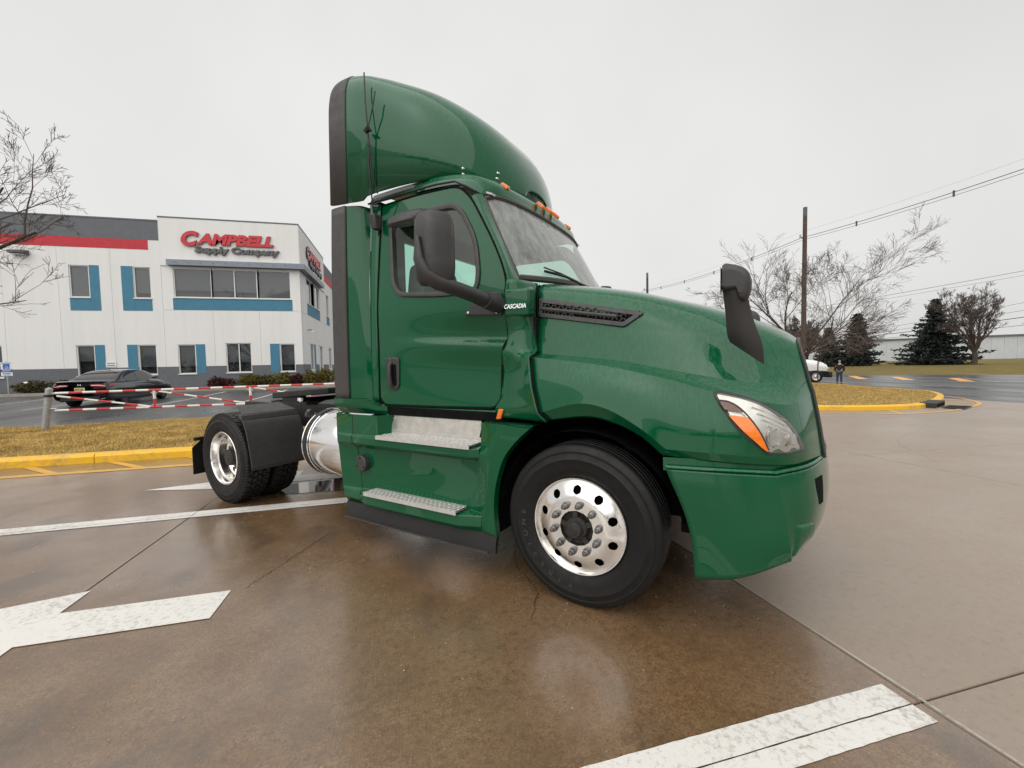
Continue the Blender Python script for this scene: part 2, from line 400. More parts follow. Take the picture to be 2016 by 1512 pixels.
# ---- hood side vent
vp = [(-.375, 1.925), (.33, 1.775), (.215, 1.695), (-.368, 1.80)]
vo_ = round_poly(vp, [.012, .02, .02, .012], 3)
vi_ = inset(vo_, 0.026)
vr = hood_ring('vent_frame', vo_, vi_, 'plastic', 0.016, 0.02)
hood_plate('vent_back', inset(vo_, 0.012), 'void', 0.002, 0.0, vr)
for f in (0.55,):
    def vpt(s, g): return (-.372+s*(.60-.04*g)+ .0, 1.925-.125*g - s*(.135-.06*g))
    m = MB(); pts = [on_hood(*vpt(s, f), 0.014) for s in np.linspace(0.02, 1.0 if f < .5 else .93, 14)]
    m.tube(pts, 0.010, 6, flat=1.3); m.build('vent_slat', 'trim', vr)
m = MB()
hexr = 0.0165
for i in range(60):
    for j in range(12):
        hx = -.34+i*hexr*1.5*1.05; hz = 1.945-j*hexr*math.sqrt(3)-(i % 2)*hexr*math.sqrt(3)/2
        hz2 = hz-0.20*(hx+.36)
        t = (hx+.355)/.60
        zt = 1.925-.21*(hx+.375)-.03; zb = 1.80-.165*(hx+.368)+.024
        if not (zb < hz2 < zt and hx < .255-(zt-hz2)*.9): continue
        ring6 = [on_hood(hx+hexr*math.cos(R_(60*k)), hz2+hexr*math.sin(R_(60*k)), 0.009) for k in range(6)]
        for k in range(6):
            if k < 3 or i == 0: m.bar(ring6[k], ring6[(k+1) % 6], 0.0042, 0.008, up=(0, -1, 0))
m.build('vent_mesh', 'trim', vr, smooth=False)['kind'] = 'stuff'
# ---- headlamp
hl = smooth_poly([(.735, 1.315), (.84, 1.303), (.95, 1.262), (1.04, 1.19), (1.095, 1.11), (1.122, 1.022), (1.05, 1.018), (.975, 1.022), (.90, 1.08), (.84, 1.14), (.79, 1.215)], 3)
hl = [(.732, 1.318)]+hl[1:15]+[(1.125, 1.018), (1.05, 1.012), (.972, 1.018)]+hl[24:]
hh = hood_ring('headlight', hl, inset(hl, 0.012), 'plastic', 0.006, 0.015); hh['label'] = 'headlight with clear lens and amber turn signal wedge'
def warp(poly, s):
    c = (.93, 1.15); return [(c[0]+(x-c[0])*s, c[1]+(z-c[1])*s) for x, z in poly]
ref = hood_plate('reflector', inset(hl, 0.012), 'brushed', 0.002, 0, hh)
tl = smooth_poly([(.757, 1.275), (.80, 1.268), (.85, 1.235), (.905, 1.17), (.945, 1.10), (.968, 1.042), (.955, 1.04), (.90, 1.095), (.845, 1.15), (.80, 1.205)], 3)
up_ = [p for p in tl if p[1] > 1.212]; lo_ = [p for p in tl if p[1] <= 1.212]
hood_plate('turn_signal', lo_, 'amber', 0.0195, 0, hh)
hood_plate('side_marker', up_, 'amberdark', 0.0195, 0, hh)
m = MB()
pts = [on_hood(x, z, 0.020) for x, z in [(.757, 1.275), (.80, 1.268), (.85, 1.235), (.905, 1.17), (.945, 1.10), (.968, 1.042)]]
m.tube([tuple(p) for p in spline(pts, 4)], 0.004, 5); m.build('divider', 'trim', hh)
for bx, bz, br in ((1.0, 1.10, .045), (1.07, 1.085, .03)):
    p = on_hood(bx, bz, -0.0); m = MB(); q = on_hood(bx, bz, 0.012); d = (q-p).normalized(); A_ = []
    m.tube([p-d*.0, p+d*.010, p+d*.013, p+d*.009], [br, br, br*.80, br*.62], 22); m.build('projector', 'brushed', hh)
m = MB()
for k in range(5):
    a = on_hood(.90+k*.022, 1.245-k*.03, .010); b = on_hood(1.04+k*.012, 1.175-k*.03, .010); m.bar(a, b, .004, .004)
m.build('reflector_rib', 'alu', hh)
hood_plate('lens', inset(hl, 0.010), 'clearlens', 0.018, 0, hh)
# mirrored lamp on the far side
for ch in [hh]+list(hh.children):
    me = ch.data.copy(); V = np.array([tuple(v.co) for v in me.vertices]); V[:, 1] *= -1
    me.vertices.foreach_set('co', V.ravel()); me.flip_normals(); o = bpy.data.objects.new(ch.name.split('.')[0], me); COL.objects.link(o)
    if ch is hh: o.parent = TR; hh2 = o
    else: o.parent = hh2
# ---- grille, its surround and the nose
edge = HG[:, -1, :]
gr = []
for k, p in enumerate(edge):
    gr.append([(p[0]-.045, p[1]*(1-2*t), p[2]) for t in np.linspace(0, 1, 9)])
G = np.array(gr); G[:, 1:-1, 0] += np.array([.01, .02, .025, .028, .025, .02, .01])[None, :]
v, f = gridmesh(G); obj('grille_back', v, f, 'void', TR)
m = MB(); e2 = [tuple(p+np.array([.003, 0.004, 0])) for p in spline(edge[::7], 3)]
m.tube(e2+[(x, -y, z) for x, y, z in e2[::-1]], 0.014, 8, flat=.7); P_('grille_surround', m, 'trim')
for k in range(8):
    z = 1.03+k*.065; xx = np.interp(z, edge[:60, 2], edge[:60, 0]); yy = .50-.01*k; m = MB()
    m.tube([(xx-.03, -yy, z), (xx-.012, -yy*.5, z), (xx-.008, 0, z), (xx-.012, yy*.5, z), (xx-.03, yy, z)], .012, 6); P_('grille_slat', m, 'trim')
# ---- bumper
BR = [
 [(.515,-1.188,.912),(.78,-1.165,.918),(1.01,-1.08,.912),(1.15,-.90,.925),(1.235,-.62,.93),(1.28,-.3,.93),(1.295,0,.93)],
 [(.535,-1.190,.86),(.79,-1.168,.86),(1.022,-1.082,.85),(1.163,-.90,.86),(1.25,-.62,.86),(1.292,-.3,.86),(1.305,0,.86)],
 [(.60,-1.178,.70),(.82,-1.160,.70),(1.050,-1.076,.70),(1.175,-.90,.71),(1.255,-.62,.72),(1.295,-.3,.72),(1.305,0,.72)],
 [(.638,-1.165,.54),(.85,-1.148,.55),(1.072,-1.062,.56),(1.165,-.88,.57),(1.23,-.62,.57),(1.265,-.3,.57),(1.275,0,.57)],
 [(.652,-1.150,.335),(.86,-1.130,.385),(1.078,-1.030,.480),(1.128,-.84,.520),(1.165,-.60,.53),(1.19,-.3,.53),(1.20,0,.53)]]
BG = net(BR, 8, 7, brk_rows=(1,), brk_cols=(2,))
bv, bf = gridmesh(BG, True)
for o in both('bumper', bv, bf, 'green', ang=24, out=(.5, 0, .7)): solid(o, 0.02, -1); bp_ = o
BB = BVHTree.FromPolygons([tuple(v) for v in bv], bf)
# recessed filler between bumper and hood, and the thin ledge under it
TRIMR = [[(p[0]-.02, p[1]+.022, p[2]+.06) for p in BR[0]], [(p[0]-.018, p[1]+.02, p[2]-.01) for p in BR[0]]]
v, f = gridmesh(net(TRIMR, 8, 3, brk_cols=(2,)), True); both('bumper_filler', v, f, 'green')
LED = [[(p[0]-.004, p[1]+.004, p[2]+.022) for p in BR[0]], [(p[0]+.002, p[1]-.003, p[2]+.010) for p in BR[0]], [(p[0]-.016, p[1]+.016, p[2]+.002) for p in BR[0]]]
v, f = gridmesh(net(LED, 8, 3, brk_cols=(2,)), True); both('bumper_ledge', v, f, 'green')
for s in (-1, 1):
    V = []
    for z, ya, yb_ in ((.725, .83, .76), (.80, .85, .75), (.865, .86, .745)):
        for t in np.linspace(0, 1, 5):
            y = -(ya+(yb_-ya)*t); h = BB.ray_cast(Vector((3, y, z)), Vector((-1, 0, 0))); V.append((h[0].x+.003, -s*y, z))
    obj('tow_slot', V, [(k*5+i_, k*5+i_+1, (k+1)*5+i_+1, (k+1)*5+i_) for k in range(2) for i_ in range(4)], 'void', TR)
# shaped blank over the fog lamp position, on each corner of the bumper
for s in (-1, 1):
    lo_p = round_poly([(-1.035, .50), (-.885, .495), (-.865, .60), (-.90, .655), (-1.03, .665)], [.01, .03, .05, .05, .02], 4); V = []; n = len(lo_p); cyz = (-.955, .575)
    for f_ in (0, .5, .9, 1.0):
        for y, z in lo_p:
            y2, z2 = cyz[0]+(y-cyz[0])*f_, cyz[1]+(z-cyz[1])*f_; h = BB.ray_cast(Vector((3, y2, z2)), Vector((-1, 0, 0))); x_ = h[0].x if h[0] is not None else 1.12
            V.append((x_+(.009 if f_ < .95 else -.002), -s*y2, z2))
    F = [(k*n+i, k*n+(i+1) % n, (k+1)*n+(i+1) % n, (k+1)*n+i) for k in range(3) for i in range(n)]
    obj('fog_lamp_blank', V, F, 'green', TR, ang=50)
# ---- cab shell: side panels, pillars, roof
door_o = [(-1.795, 2.815), (-1.40, 2.822), (-1.05, 2.80), (-.97, 2.775), (-.87, 2.68), (-.76, 2.50), (-.645, 2.30), (-.575, 2.15), (-.540, 2.04), (-.552, 1.95), (-.552, 1.64), (-.585, 1.55), (-.605, 1.24), (-.66, 1.182), (-1.20, 1.172), (-1.735, 1.170), (-1.785, 1.225), (-1.775, 1.60), (-1.785, 2.2)]
door_o = round_poly(door_o, [.03, .2, .05, .06, .06, .1, .1, .06, .04, .04, .04, .04, .04, .03, .1, .05, .05, .2, .3], 3)
win_o = round_poly([(-1.70, 2.70), (-1.02, 2.675), (-.93, 2.60), (-.80, 2.38), (-.755, 2.12), (-.775, 1.995), (-1.10, 1.998), (-1.545, 2.04), (-1.625, 2.14)], [.07, .08, .08, .10, .08, .06, .1, .08, .1], 4)
CW = (-1.2, 2.34)
def skin(name, outer, inner, nr, mat, parent, off=0.0, left=True, c=CW):
    G = ring(c, outer, inner, nr, 420); n = len(G[0])
    V = [(x, -(yside(x, z)+off), z) for row in G for x, z in row]
    F = [(k*n+i, k*n+(i+1) % n, (k+1)*n+(i+1) % n, (k+1)*n+i) for k in range(nr) for i in range(n)]
    a = obj(name, V, F, mat, parent, ang=40, out=(-1.2, 0, 2)); solid(a, 0.03)
    return a, V, F
door_i = inset(win_o, -0.006)
dr, V, F = skin('door', door_o, door_i, 90, 'green', TR); dr['label'] = 'green passenger door with dark pull handle'
dl = obj('door', mir(V), F, 'green', TR, ang=40, out=(-1.2, 0, 2)); solid(dl, 0.03)
def win_set(d, s):
    G = inset(win_o, 0.028); n = len(win_o); V = []
    for poly, off in ((inset(win_o, -.006), -.01), (inset(win_o, -.006), .012), (inset(win_o, .008), .017), (G, .010), (G, -.02)):
        V += [(x, s*(yside(x, z)+off), z) for x, z in poly]
    F = [(k*n+i, k*n+(i+1) % n, (k+1)*n+(i+1) % n, (k+1)*n+i) for k in range(4) for i in range(n)]
    obj('window_frame', V, F, 'trim', d, ang=50)
    obj('window_pane', [(x, s*(yside(x, z)-.012), z) for x, z in inset(win_o, .02)], [tuple(range(n))], 'glass', d, smooth=False)
win_set(dr, -1); win_set(dl, 1)
# door handle
hp = round_poly([(-1.695, 1.555), (-1.545, 1.555), (-1.555, 1.32), (-1.59, 1.292), (-1.66, 1.292), (-1.69, 1.32)], .03, 3)
m = MB(); n = len(hp)
V = []
for poly, off in ((hp, -.005), (hp, .012), (inset(hp, .012), .016)): V += [(x, -(yside(x, z)+off), z) for x, z in poly]
F = [(k*n+i, k*n+(i+1) % n, (k+1)*n+(i+1) % n, (k+1)*n+i) for k in range(2) for i in range(n)]+[tuple(range(2*n, 3*n))[::-1]]
hd = obj('door_handle', V, F, 'plastic', dr, ang=30)
m = MB(); y = -yside(-1.6, 1.42)
m.prism(round_poly([(-1.655, 1.50), (-1.575, 1.50), (-1.575, 1.325), (-1.655, 1.325)], .02, 3), y-.014, y-.0185); P_('pull_recess', m, 'void', hd)
m = MB(); m.tube([(-1.63, y-.012, 1.515), (-1.63, y-.034, 1.49), (-1.628, y-.040, 1.41), (-1.622, y-.034, 1.335), (-1.618, y-.012, 1.315)], .016, 8); P_('pull_grip', m, 'plastic', hd)
m = MB(); m.lathe([(.001, -.003), (.010, -.003), (.010, .004)], 14, 'y', (-1.635, y-.018, 1.535)); P_('key_lock', m, 'steel', hd)
# shell strips around the door: rear pillar, roof rail, sill
SH = []
def strip(name, pa, pb, mat='green', n=10, nv=4, offa=0.0, offb=0.0, left=True):
    A = spline([(x, -(yside(x, z)+offa), z) for x, z in pa], n); B = spline([(x, -(yside(x, z)+offb), z) for x, z in pb], n)
    G = np.stack([A+(B-A)*t for t in np.linspace(0, 1, nv)]); v, f = gridmesh(G)
    a = obj(name, v, f, mat, TR, ang=40); solid(a, .02, 0)
    if left: b = obj(name, mir(v), [q[::-1] for q in f], mat, TR, ang=40); solid(b, .02, 0)
strip('rear_pillar', [(-1.795, 1.20), (-1.785, 1.60), (-1.795, 2.2), (-1.805, 2.83)], [(-1.865, 1.20), (-1.868, 1.60), (-1.885, 2.2), (-1.94, 2.86)])
# roof
RR = [
 [(-.815,-.82,2.742),(-.845,-.895,2.74),(-.955,-.955,2.805),(-1.2,-.962,2.838),(-1.6,-.965,2.85),(-1.95,-.965,2.86)],
 [(-.80,-.76,2.762),(-.83,-.83,2.80),(-.95,-.90,2.872),(-1.2,-.925,2.91),(-1.6,-.93,2.925),(-1.95,-.93,2.93)],
 [(-.775,-.66,2.772),(-.815,-.72,2.86),(-.95,-.80,2.925),(-1.2,-.84,2.96),(-1.6,-.85,2.978),(-1.95,-.85,2.975)],
 [(-.748,-.40,2.776),(-.80,-.42,2.885),(-.95,-.45,2.955),(-1.2,-.45,2.99),(-1.6,-.45,3.005),(-1.95,-.45,3.0)],
 [(-.735,0,2.778),(-.79,0,2.895),(-.95,0,2.965),(-1.2,0,3.0),(-1.6,0,3.015),(-1.95,0,3.01)]]
whole('roof', net(RR, 6, 6).transpose(1, 0, 2), 'green', (-1.3, 0, 2.0), ang=40)
# drip rail: dark seam along the roof side
m = MB(); m.tube([(-1.95, -.978, 2.865), (-1.6, -.978, 2.862), (-1.2, -.975, 2.855), (-1.02, -.972, 2.838), (-.93, -.965, 2.79), (-.86, -.93, 2.745)], .008, 6); P_('drip_rail', m, 'black')
# A pillars
AP = [[(-.865,-.975,2.695),(-.75,-1.0,2.505),(-.638,-1.027,2.305),(-.568,-1.045,2.155),(-.532,-1.056,2.045)],
      [(-.85,-.94,2.72),(-.735,-.975,2.515),(-.62,-1.0,2.31),(-.545,-1.015,2.15),(-.51,-1.02,2.04)],
      [(-.835,-.88,2.735),(-.72,-.905,2.50),(-.62,-.915,2.30),(-.55,-.915,2.14),(-.50,-.91,2.04)]]
v, f = gridmesh(net(AP, 6, 5)); both('windscreen_pillar', v, f, 'green', ang=50)
# windscreen
WS = [[(-.838,-.865,2.705),(-.79,-.75,2.738),(-.745,-.45,2.745),(-.73,0,2.745),(-.745,.45,2.745),(-.79,.75,2.738),(-.838,.865,2.705)],
      [(-.70,-.895,2.42),(-.625,-.75,2.43),(-.565,-.45,2.435),(-.545,0,2.435),(-.565,.45,2.435),(-.625,.75,2.43),(-.70,.895,2.42)],
      [(-.545,-.895,2.09),(-.455,-.75,2.09),(-.385,-.45,2.105),(-.365,0,2.12),(-.385,.45,2.105),(-.455,.75,2.09),(-.545,.895,2.09)]]
WG = net(WS, 6, 8); v, f = gridmesh(WG)
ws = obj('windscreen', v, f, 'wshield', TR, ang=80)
per = [tuple(p) for p in list(WG[0])+list(WG[1:, -1])+list(WG[-1, ::-1][1:])+list(WG[::-1, 0][1:])]
m = MB(); m.tube(per, .024, 7, flat=.8, cap=False); P_('windscreen_gasket', m, 'trim', ws)
for y0, y1 in ((-.72, -.12), (.05, .65)):
    m = MB()
    m.tube([(-.33, y1+.02, 2.11), (-.385, (y0+y1)/2, 2.155), (-.44, y0+.05, 2.16)], .010, 6); m.tube([(-.42, y0, 2.175), (-.40, (y0+y1)/2-.05, 2.17), (-.38, y1-.05, 2.15)], .006, 5)
    P_('wiper', m, 'black')
# cowl panel between the door and the hood
CP = []
seam_z = [2.045, 1.96, 1.87, 1.80, 1.72, 1.64, 1.565, 1.52, 1.44, 1.34, 1.25, 1.175, 1.12]
sx = np.interp(seam_z, [1.13, 1.18, 1.34, 1.52, 1.61, 1.79, 1.93, 2.05], [-.195, -.245, -.297, -.337, -.37, -.382, -.40, -.43])
sy = np.interp(seam_z, [1.13, 1.18, 1.34, 1.52, 1.54, 1.565, 1.79, 1.93, 2.05], [-1.14, -1.17, -1.145, -1.105, -1.04, -.96, -.93, -.90, -.80])
dx = np.interp(seam_z, [1.12, 1.182, 1.24, 1.55, 1.64, 1.95, 2.05], [-.61, -.645, -.594, -.574, -.541, -.541, -.53])
for k, z in enumerate(seam_z):
    yd = -yside(dx[k], z)-.002; rowp = []
    for t in (0, .35, .7, .88, 1.0):
        x = dx[k]+(sx[k]-.008-dx[k])*t; y = yd+(sy[k]-yd)*(t**(5 if z > 1.55 else 1.6)); rowp.append((x, y, z))
    CP.append(rowp)
v, f = gridmesh(net(CP, 4, 3, brk_rows=(7,)), True); a, b = both('cowl_panel', v, f, 'green', ang=30); solid(a, .02, 0)
# raised block that carries the name
m = MB()
m.hexa([(-.540,-1.090,1.80),(-.368,-1.050,1.80),(-.385,-.93,1.80),(-.54,-.98,1.80),(-.535,-1.094,1.975),(-.368,-1.055,1.975),(-.385,-.93,2.01),(-.535,-.99,2.01)])
nb = P_('name_panel', m, 'green'); bevel(nb, .018, 3)
m = MB(); m.hexa([(-.392,-.97,1.58),(-.378,-.965,1.58),(-.378,-.90,1.58),(-.392,-.90,1.58),(-.396,-.985,1.80),(-.380,-.98,1.80),(-.380,-.90,1.80),(-.396,-.90,1.80)]); P_('cowl_seal', m, 'black')
V, F = text_mesh('CASCADIA', 0.042, 0.004, 0.0009, 0.25, 1.0)
sc = .150/(V[:, 0].max()-V[:, 0].min()); V[:, 0] = (V[:, 0]-V[:, 0].min())*sc; V[:, 1] *= .95
e1 = Vector((.172, .04, 0)).normalized(); nrm = Vector((.225, -.97, .02)).normalized()
o0 = Vector((-.532, -1.0905, 1.850))
V2 = [o0+e1*p[0]+Vector((0, 0, 1))*p[1]+nrm*(p[2]+.006) for p in V]
obj('name_lettering', V2, F, 'badge', nb, smooth=False)
# amber marker at the foot of the cowl
m = MB(); m.hexa([(-.628,-1.085,1.105),(-.585,-1.09,1.108),(-.585,-1.07,1.108),(-.628,-1.065,1.105),(-.600,-1.09,1.178),(-.560,-1.095,1.178),(-.560,-1.07,1.178),(-.600,-1.07,1.178)]); o = P_('side_marker', m, 'amber'); bevel(o, .006)
# sill under the door, dark, and the flared green corner behind it
for s in (-1, 1):
    m = MB(); m.box(-1.86, -.60, min(s*1.055, s*.9), max(s*1.055, s*.9), 1.085, 1.165); o = P_('door_sill', m, 'green'); bevel(o, .012)
m = MB(); m.box(-1.70, -.58, -1.062, -1.04, 1.088, 1.150); P_('sill_trim', m, 'void')
SL = [[(-2.27,-1.155,1.215),(-2.05,-1.15,1.215),(-1.90,-1.125,1.21),(-1.80,-1.10,1.165),(-1.70,-1.075,1.155)],
      [(-2.27,-1.150,1.155),(-2.05,-1.145,1.155),(-1.90,-1.118,1.145),(-1.80,-1.095,1.118),(-1.70,-1.072,1.118)],
      [(-2.25,-1.09,1.085),(-2.05,-1.09,1.085),(-1.90,-1.08,1.085),(-1.80,-1.07,1.085),(-1.70,-1.06,1.085)]]
v, f = gridmesh(net(SL, 6, 3, brk_rows=(1,)), True); both('rear_sill_corner', v, f, 'green', ang=40)
m = MB(); m.hexa([(-2.27,-1.155,1.212),(-1.80,-1.10,1.165),(-1.80,-1.03,1.165),(-2.27,-1.03,1.212),(-2.27,-1.155,1.216),(-1.86,-1.12,1.21),(-1.86,-1.03,1.21),(-2.27,-1.03,1.216)]); P_('sill_shelf', m, 'green')
# cab rear side panel and extender
RP = [[(-1.868,-1.066,1.21),(-1.872,-1.064,1.6),(-1.885,-1.052,2.1),(-1.90,-1.02,2.45),(-1.915,-.985,2.82)],
      [(-1.95,-1.10,1.21),(-1.95,-1.10,1.6),(-1.95,-1.09,2.1),(-1.955,-1.075,2.45),(-1.96,-1.055,2.83)],
      [(-2.085,-1.125,1.205),(-2.085,-1.125,1.6),(-2.08,-1.12,2.1),(-2.075,-1.115,2.45),(-2.07,-1.105,2.835)]]
v, f = gridmesh(net(RP, 6, 4)); both('cab_rear_panel', v, f, 'green', ang=40)
EX = [[(p[0]-.003, p[1]-.004, p[2]) for p in RP[2]], [(-2.20,-1.135,1.20),(-2.20,-1.135,1.6),(-2.20,-1.13,2.1),(-2.19,-1.125,2.45),(-2.18,-1.115,2.835)], [(-2.265,-1.130,1.19),(-2.265,-1.130,1.6),(-2.262,-1.125,2.1),(-2.255,-1.12,2.45),(-2.245,-1.11,2.835)]]
v, f = gridmesh(net(EX, 6, 3)); a, b = both('side_extender', v, f, 'trim', ang=40); solid(a, .025, 0); solid(b, .025, 0)
m = MB()   # back wall with its window opening
m.box(-1.94, -1.90, -.95, -.62, 1.1, 2.9); m.box(-1.94, -1.90, .62, .95, 1.1, 2.9); m.box(-1.94, -1.90, -.62, .62, 1.1, 2.12); m.box(-1.94, -1.90, -.62, .62, 2.62, 2.9)
P_('back_wall', m, 'green', smooth=False)
obj('rear_window', [(-1.92,-.63,2.11),(-1.92,.63,2.11),(-1.92,.63,2.63),(-1.92,-.63,2.63)], [(0,1,2,3)], 'glass', TR, smooth=False)
# interior
m = MB(); m.box(-1.90, -.45, -.98, .98, 1.12, 1.16); P_('cab_floor', m, 'dash', smooth=False)
m = MB(); m.box(-1.88, -.95, -.93, .93, 2.80, 2.815); m.hexa([(-.96,-.88,2.80),(-.78,-.84,2.73),(-.78,.84,2.73),(-.96,.88,2.80),(-.96,-.88,2.815),(-.78,-.84,2.745),(-.78,.84,2.745),(-.96,.88,2.815)]); P_('headliner', m, 'cabin', smooth=False)
m = MB(); m.prism([(-.48, 1.15), (-.98, 1.15), (-.95, 1.80), (-.86, 1.98), (-.58, 2.06), (-.42, 2.04)], -.93, .93); o = P_('dashboard', m, 'dash'); bevel(o, .03, 2)
for s in (-.50, .50):
    m = MB(); m.prism(round_poly([(-1.62, 1.42), (-1.12, 1.46), (-1.10, 1.60), (-1.60, 1.58)], .05, 3), s-.26, s+.26); st = P_('seat', m, 'seat'); bevel(st, .04, 2)
    m = MB(); m.prism(round_poly([(-1.62, 1.55), (-1.47, 1.56), (-1.56, 2.10), (-1.60, 2.36), (-1.72, 2.36), (-1.76, 2.10)], .06, 3), s-.25, s+.25); o = P_('seat_back', m, 'seat', st); bevel(o, .06, 3)
    m = MB(); m.box(-1.5, -1.25, s-.15, s+.15, 1.15, 1.45); P_('seat_base', m, 'dash', st)
m = MB(); th = np.linspace(0, 2*math.pi, 25); m.tube([(-1.02-.12*math.sin(t), .50+.23*math.cos(t), 1.95+.19*math.sin(t)) for t in th], .017, 6, cap=False)
m.tube([(-1.02, .50, 1.95), (-.85, .50, 1.75)], .03, 6); m.bar((-1.02, .28, 1.95), (-1.02, .72, 1.95), .03); P_('steering_wheel', m, 'dash')
# roof marker lamps
for x, y, z, a in ((-.815, -.60, 2.868, .62), (-.735, -.15, 2.842, .75), (-.73, 0, 2.842, .75), (-.735, .15, 2.842, .75), (-.815, .60, 2.868, .62)):
    m = MB(); c, s = math.cos(a), math.sin(a)
    pr = round_poly([(-.048, -.014), (.048, -.014), (.04, .016), (-.028, .019)], .010, 2)
    m.prism([(x+px*c+pz*s, z+.012-px*s+pz*c) for px, pz in pr], y-.020, y+.020); o = P_('marker_light', m, 'amber'); bevel(o, .006)
# black tubes drawn as the shade in the door and hood gaps
m = MB(); q_ = inset(door_o, -.006); q_ = q_+q_[:1]; m.tube([(x, -(yside(x, z)+.000), z) for x, z in q_], .0085, 5, cap=False); P_('door_gap_line', m, 'void')
m = MB(); m.tube([tuple(p+np.array([-.006, -.002 if p[1] < -.6 else 0, .002])) for p in HG[:57, 0, :]], .009, 5); P_('hood_gap_line', m, 'void')
# ---- roof fairing
FX = [-2.045, -1.95, -1.88, -1.84, -1.70, -1.4, -1.15, -1.0, -.92, -.87, -.84]
FB = [2.852, 2.845, 2.845, 2.876, 2.896, 2.928, 2.945, 2.935, 2.93, 2.935, 2.935]
FW = [1.118, 1.108, 1.097, 1.09, 1.06, .965, .81, .65, .495, .34, .20]
FT = [3.975, 3.96, 3.945, 3.935, 3.895, 3.77, 3.60, 3.43, 3.28, 3.14, 3.02]
FN = [12.0, 11.0, 10.0, 9.0, 7.0, 5.0, 3.6, 2.8, 2.4, 2.2, 2.1]
TT = [0.0, .10, .22, .36, .50, .62, .74, .86, 1.0]
def sect(x, zb, w, zt, n=3.3):
    out = []
    for t in np.linspace(0, math.pi/2, 27):
        c = math.cos(t)**(2/n) if math.cos(t) > 1e-6 else 0.0; s = math.sin(t)**(2/n) if t > 1e-6 else 0.0
        lean = 0.02*(s)      # sides lean in a little with height
        out.append((x, -w*(1-lean)*c, zb+(zt-zb)*s))
    return out
rows = [sect(*q) for q in zip(FX, FB, FW, FT, FN)]
G = net([list(r) for r in rows], 1, 5, brk_rows=(2, 3)); o = whole('roof_fairing', G, 'green', (-1.5, 0, 2.9), ang=50); solid(o, .015, -1)
rows = [sect(*q) for q in zip([-2.255, -2.235, -2.19, -2.12, -2.048], [2.872, 2.868, 2.862, 2.857, 2.852], [1.125, 1.130, 1.130, 1.126, 1.121], [3.92, 3.955, 3.975, 3.98, 3.978], [12.0]*5)]
o = whole('fairing_trailing_edge', net(rows, 1, 4), 'trim', (-2.1, 0, 2.9), ang=50); solid(o, .02, -1)
# swage along the fairing shoulder
m = MB()
for x, z in ((-1.10, 3.03), (-1.10, 2.985), (-.93, 3.04), (-.935, 2.995)):
    w = np.interp(x, FX, FW); m = MB(); m.lathe([(.001, -.012), (.007, -.011), (.011, -.004), (.011, .01)], 10, 'y', (x, -w-.002, z)); P_('rivet', m, 'alu')
# aerial, its bracket and cable
m = MB(); m.hexa([(-1.81,-1.075,2.60),(-1.75,-1.075,2.60),(-1.75,-1.02,2.60),(-1.81,-1.02,2.60),(-1.82,-1.10,2.72),(-1.75,-1.10,2.72),(-1.75,-1.0,2.72),(-1.82,-1.0,2.72)]); an = P_('aerial_bracket', m, 'plastic'); bevel(an, .012)
m = MB(); m.tube([(-1.785, -1.07, 2.72), (-1.775, -1.09, 2.85), (-1.76, -1.12, 3.1), (-1.755, -1.125, 3.36), (-1.79, -1.11, 3.6), (-1.82, -1.085, 3.84)], .006, 6); P_('aerial_mast', m, 'black', an)
m = MB(); m.tube([(-1.74, -1.06, 2.88), (-1.745, -1.11, 3.05), (-1.755, -1.125, 3.36), (-1.70, -1.115, 3.52), (-1.685, -1.10, 3.64)], .006, 6); m.tube([(-1.775, -1.13, 3.345), (-1.735, -1.13, 3.365)], .022, 6); m.tube([(-1.79, -1.12, 3.37), (-1.72, -1.125, 3.34)], .010, 6); P_('aerial_cable', m, 'black', an)
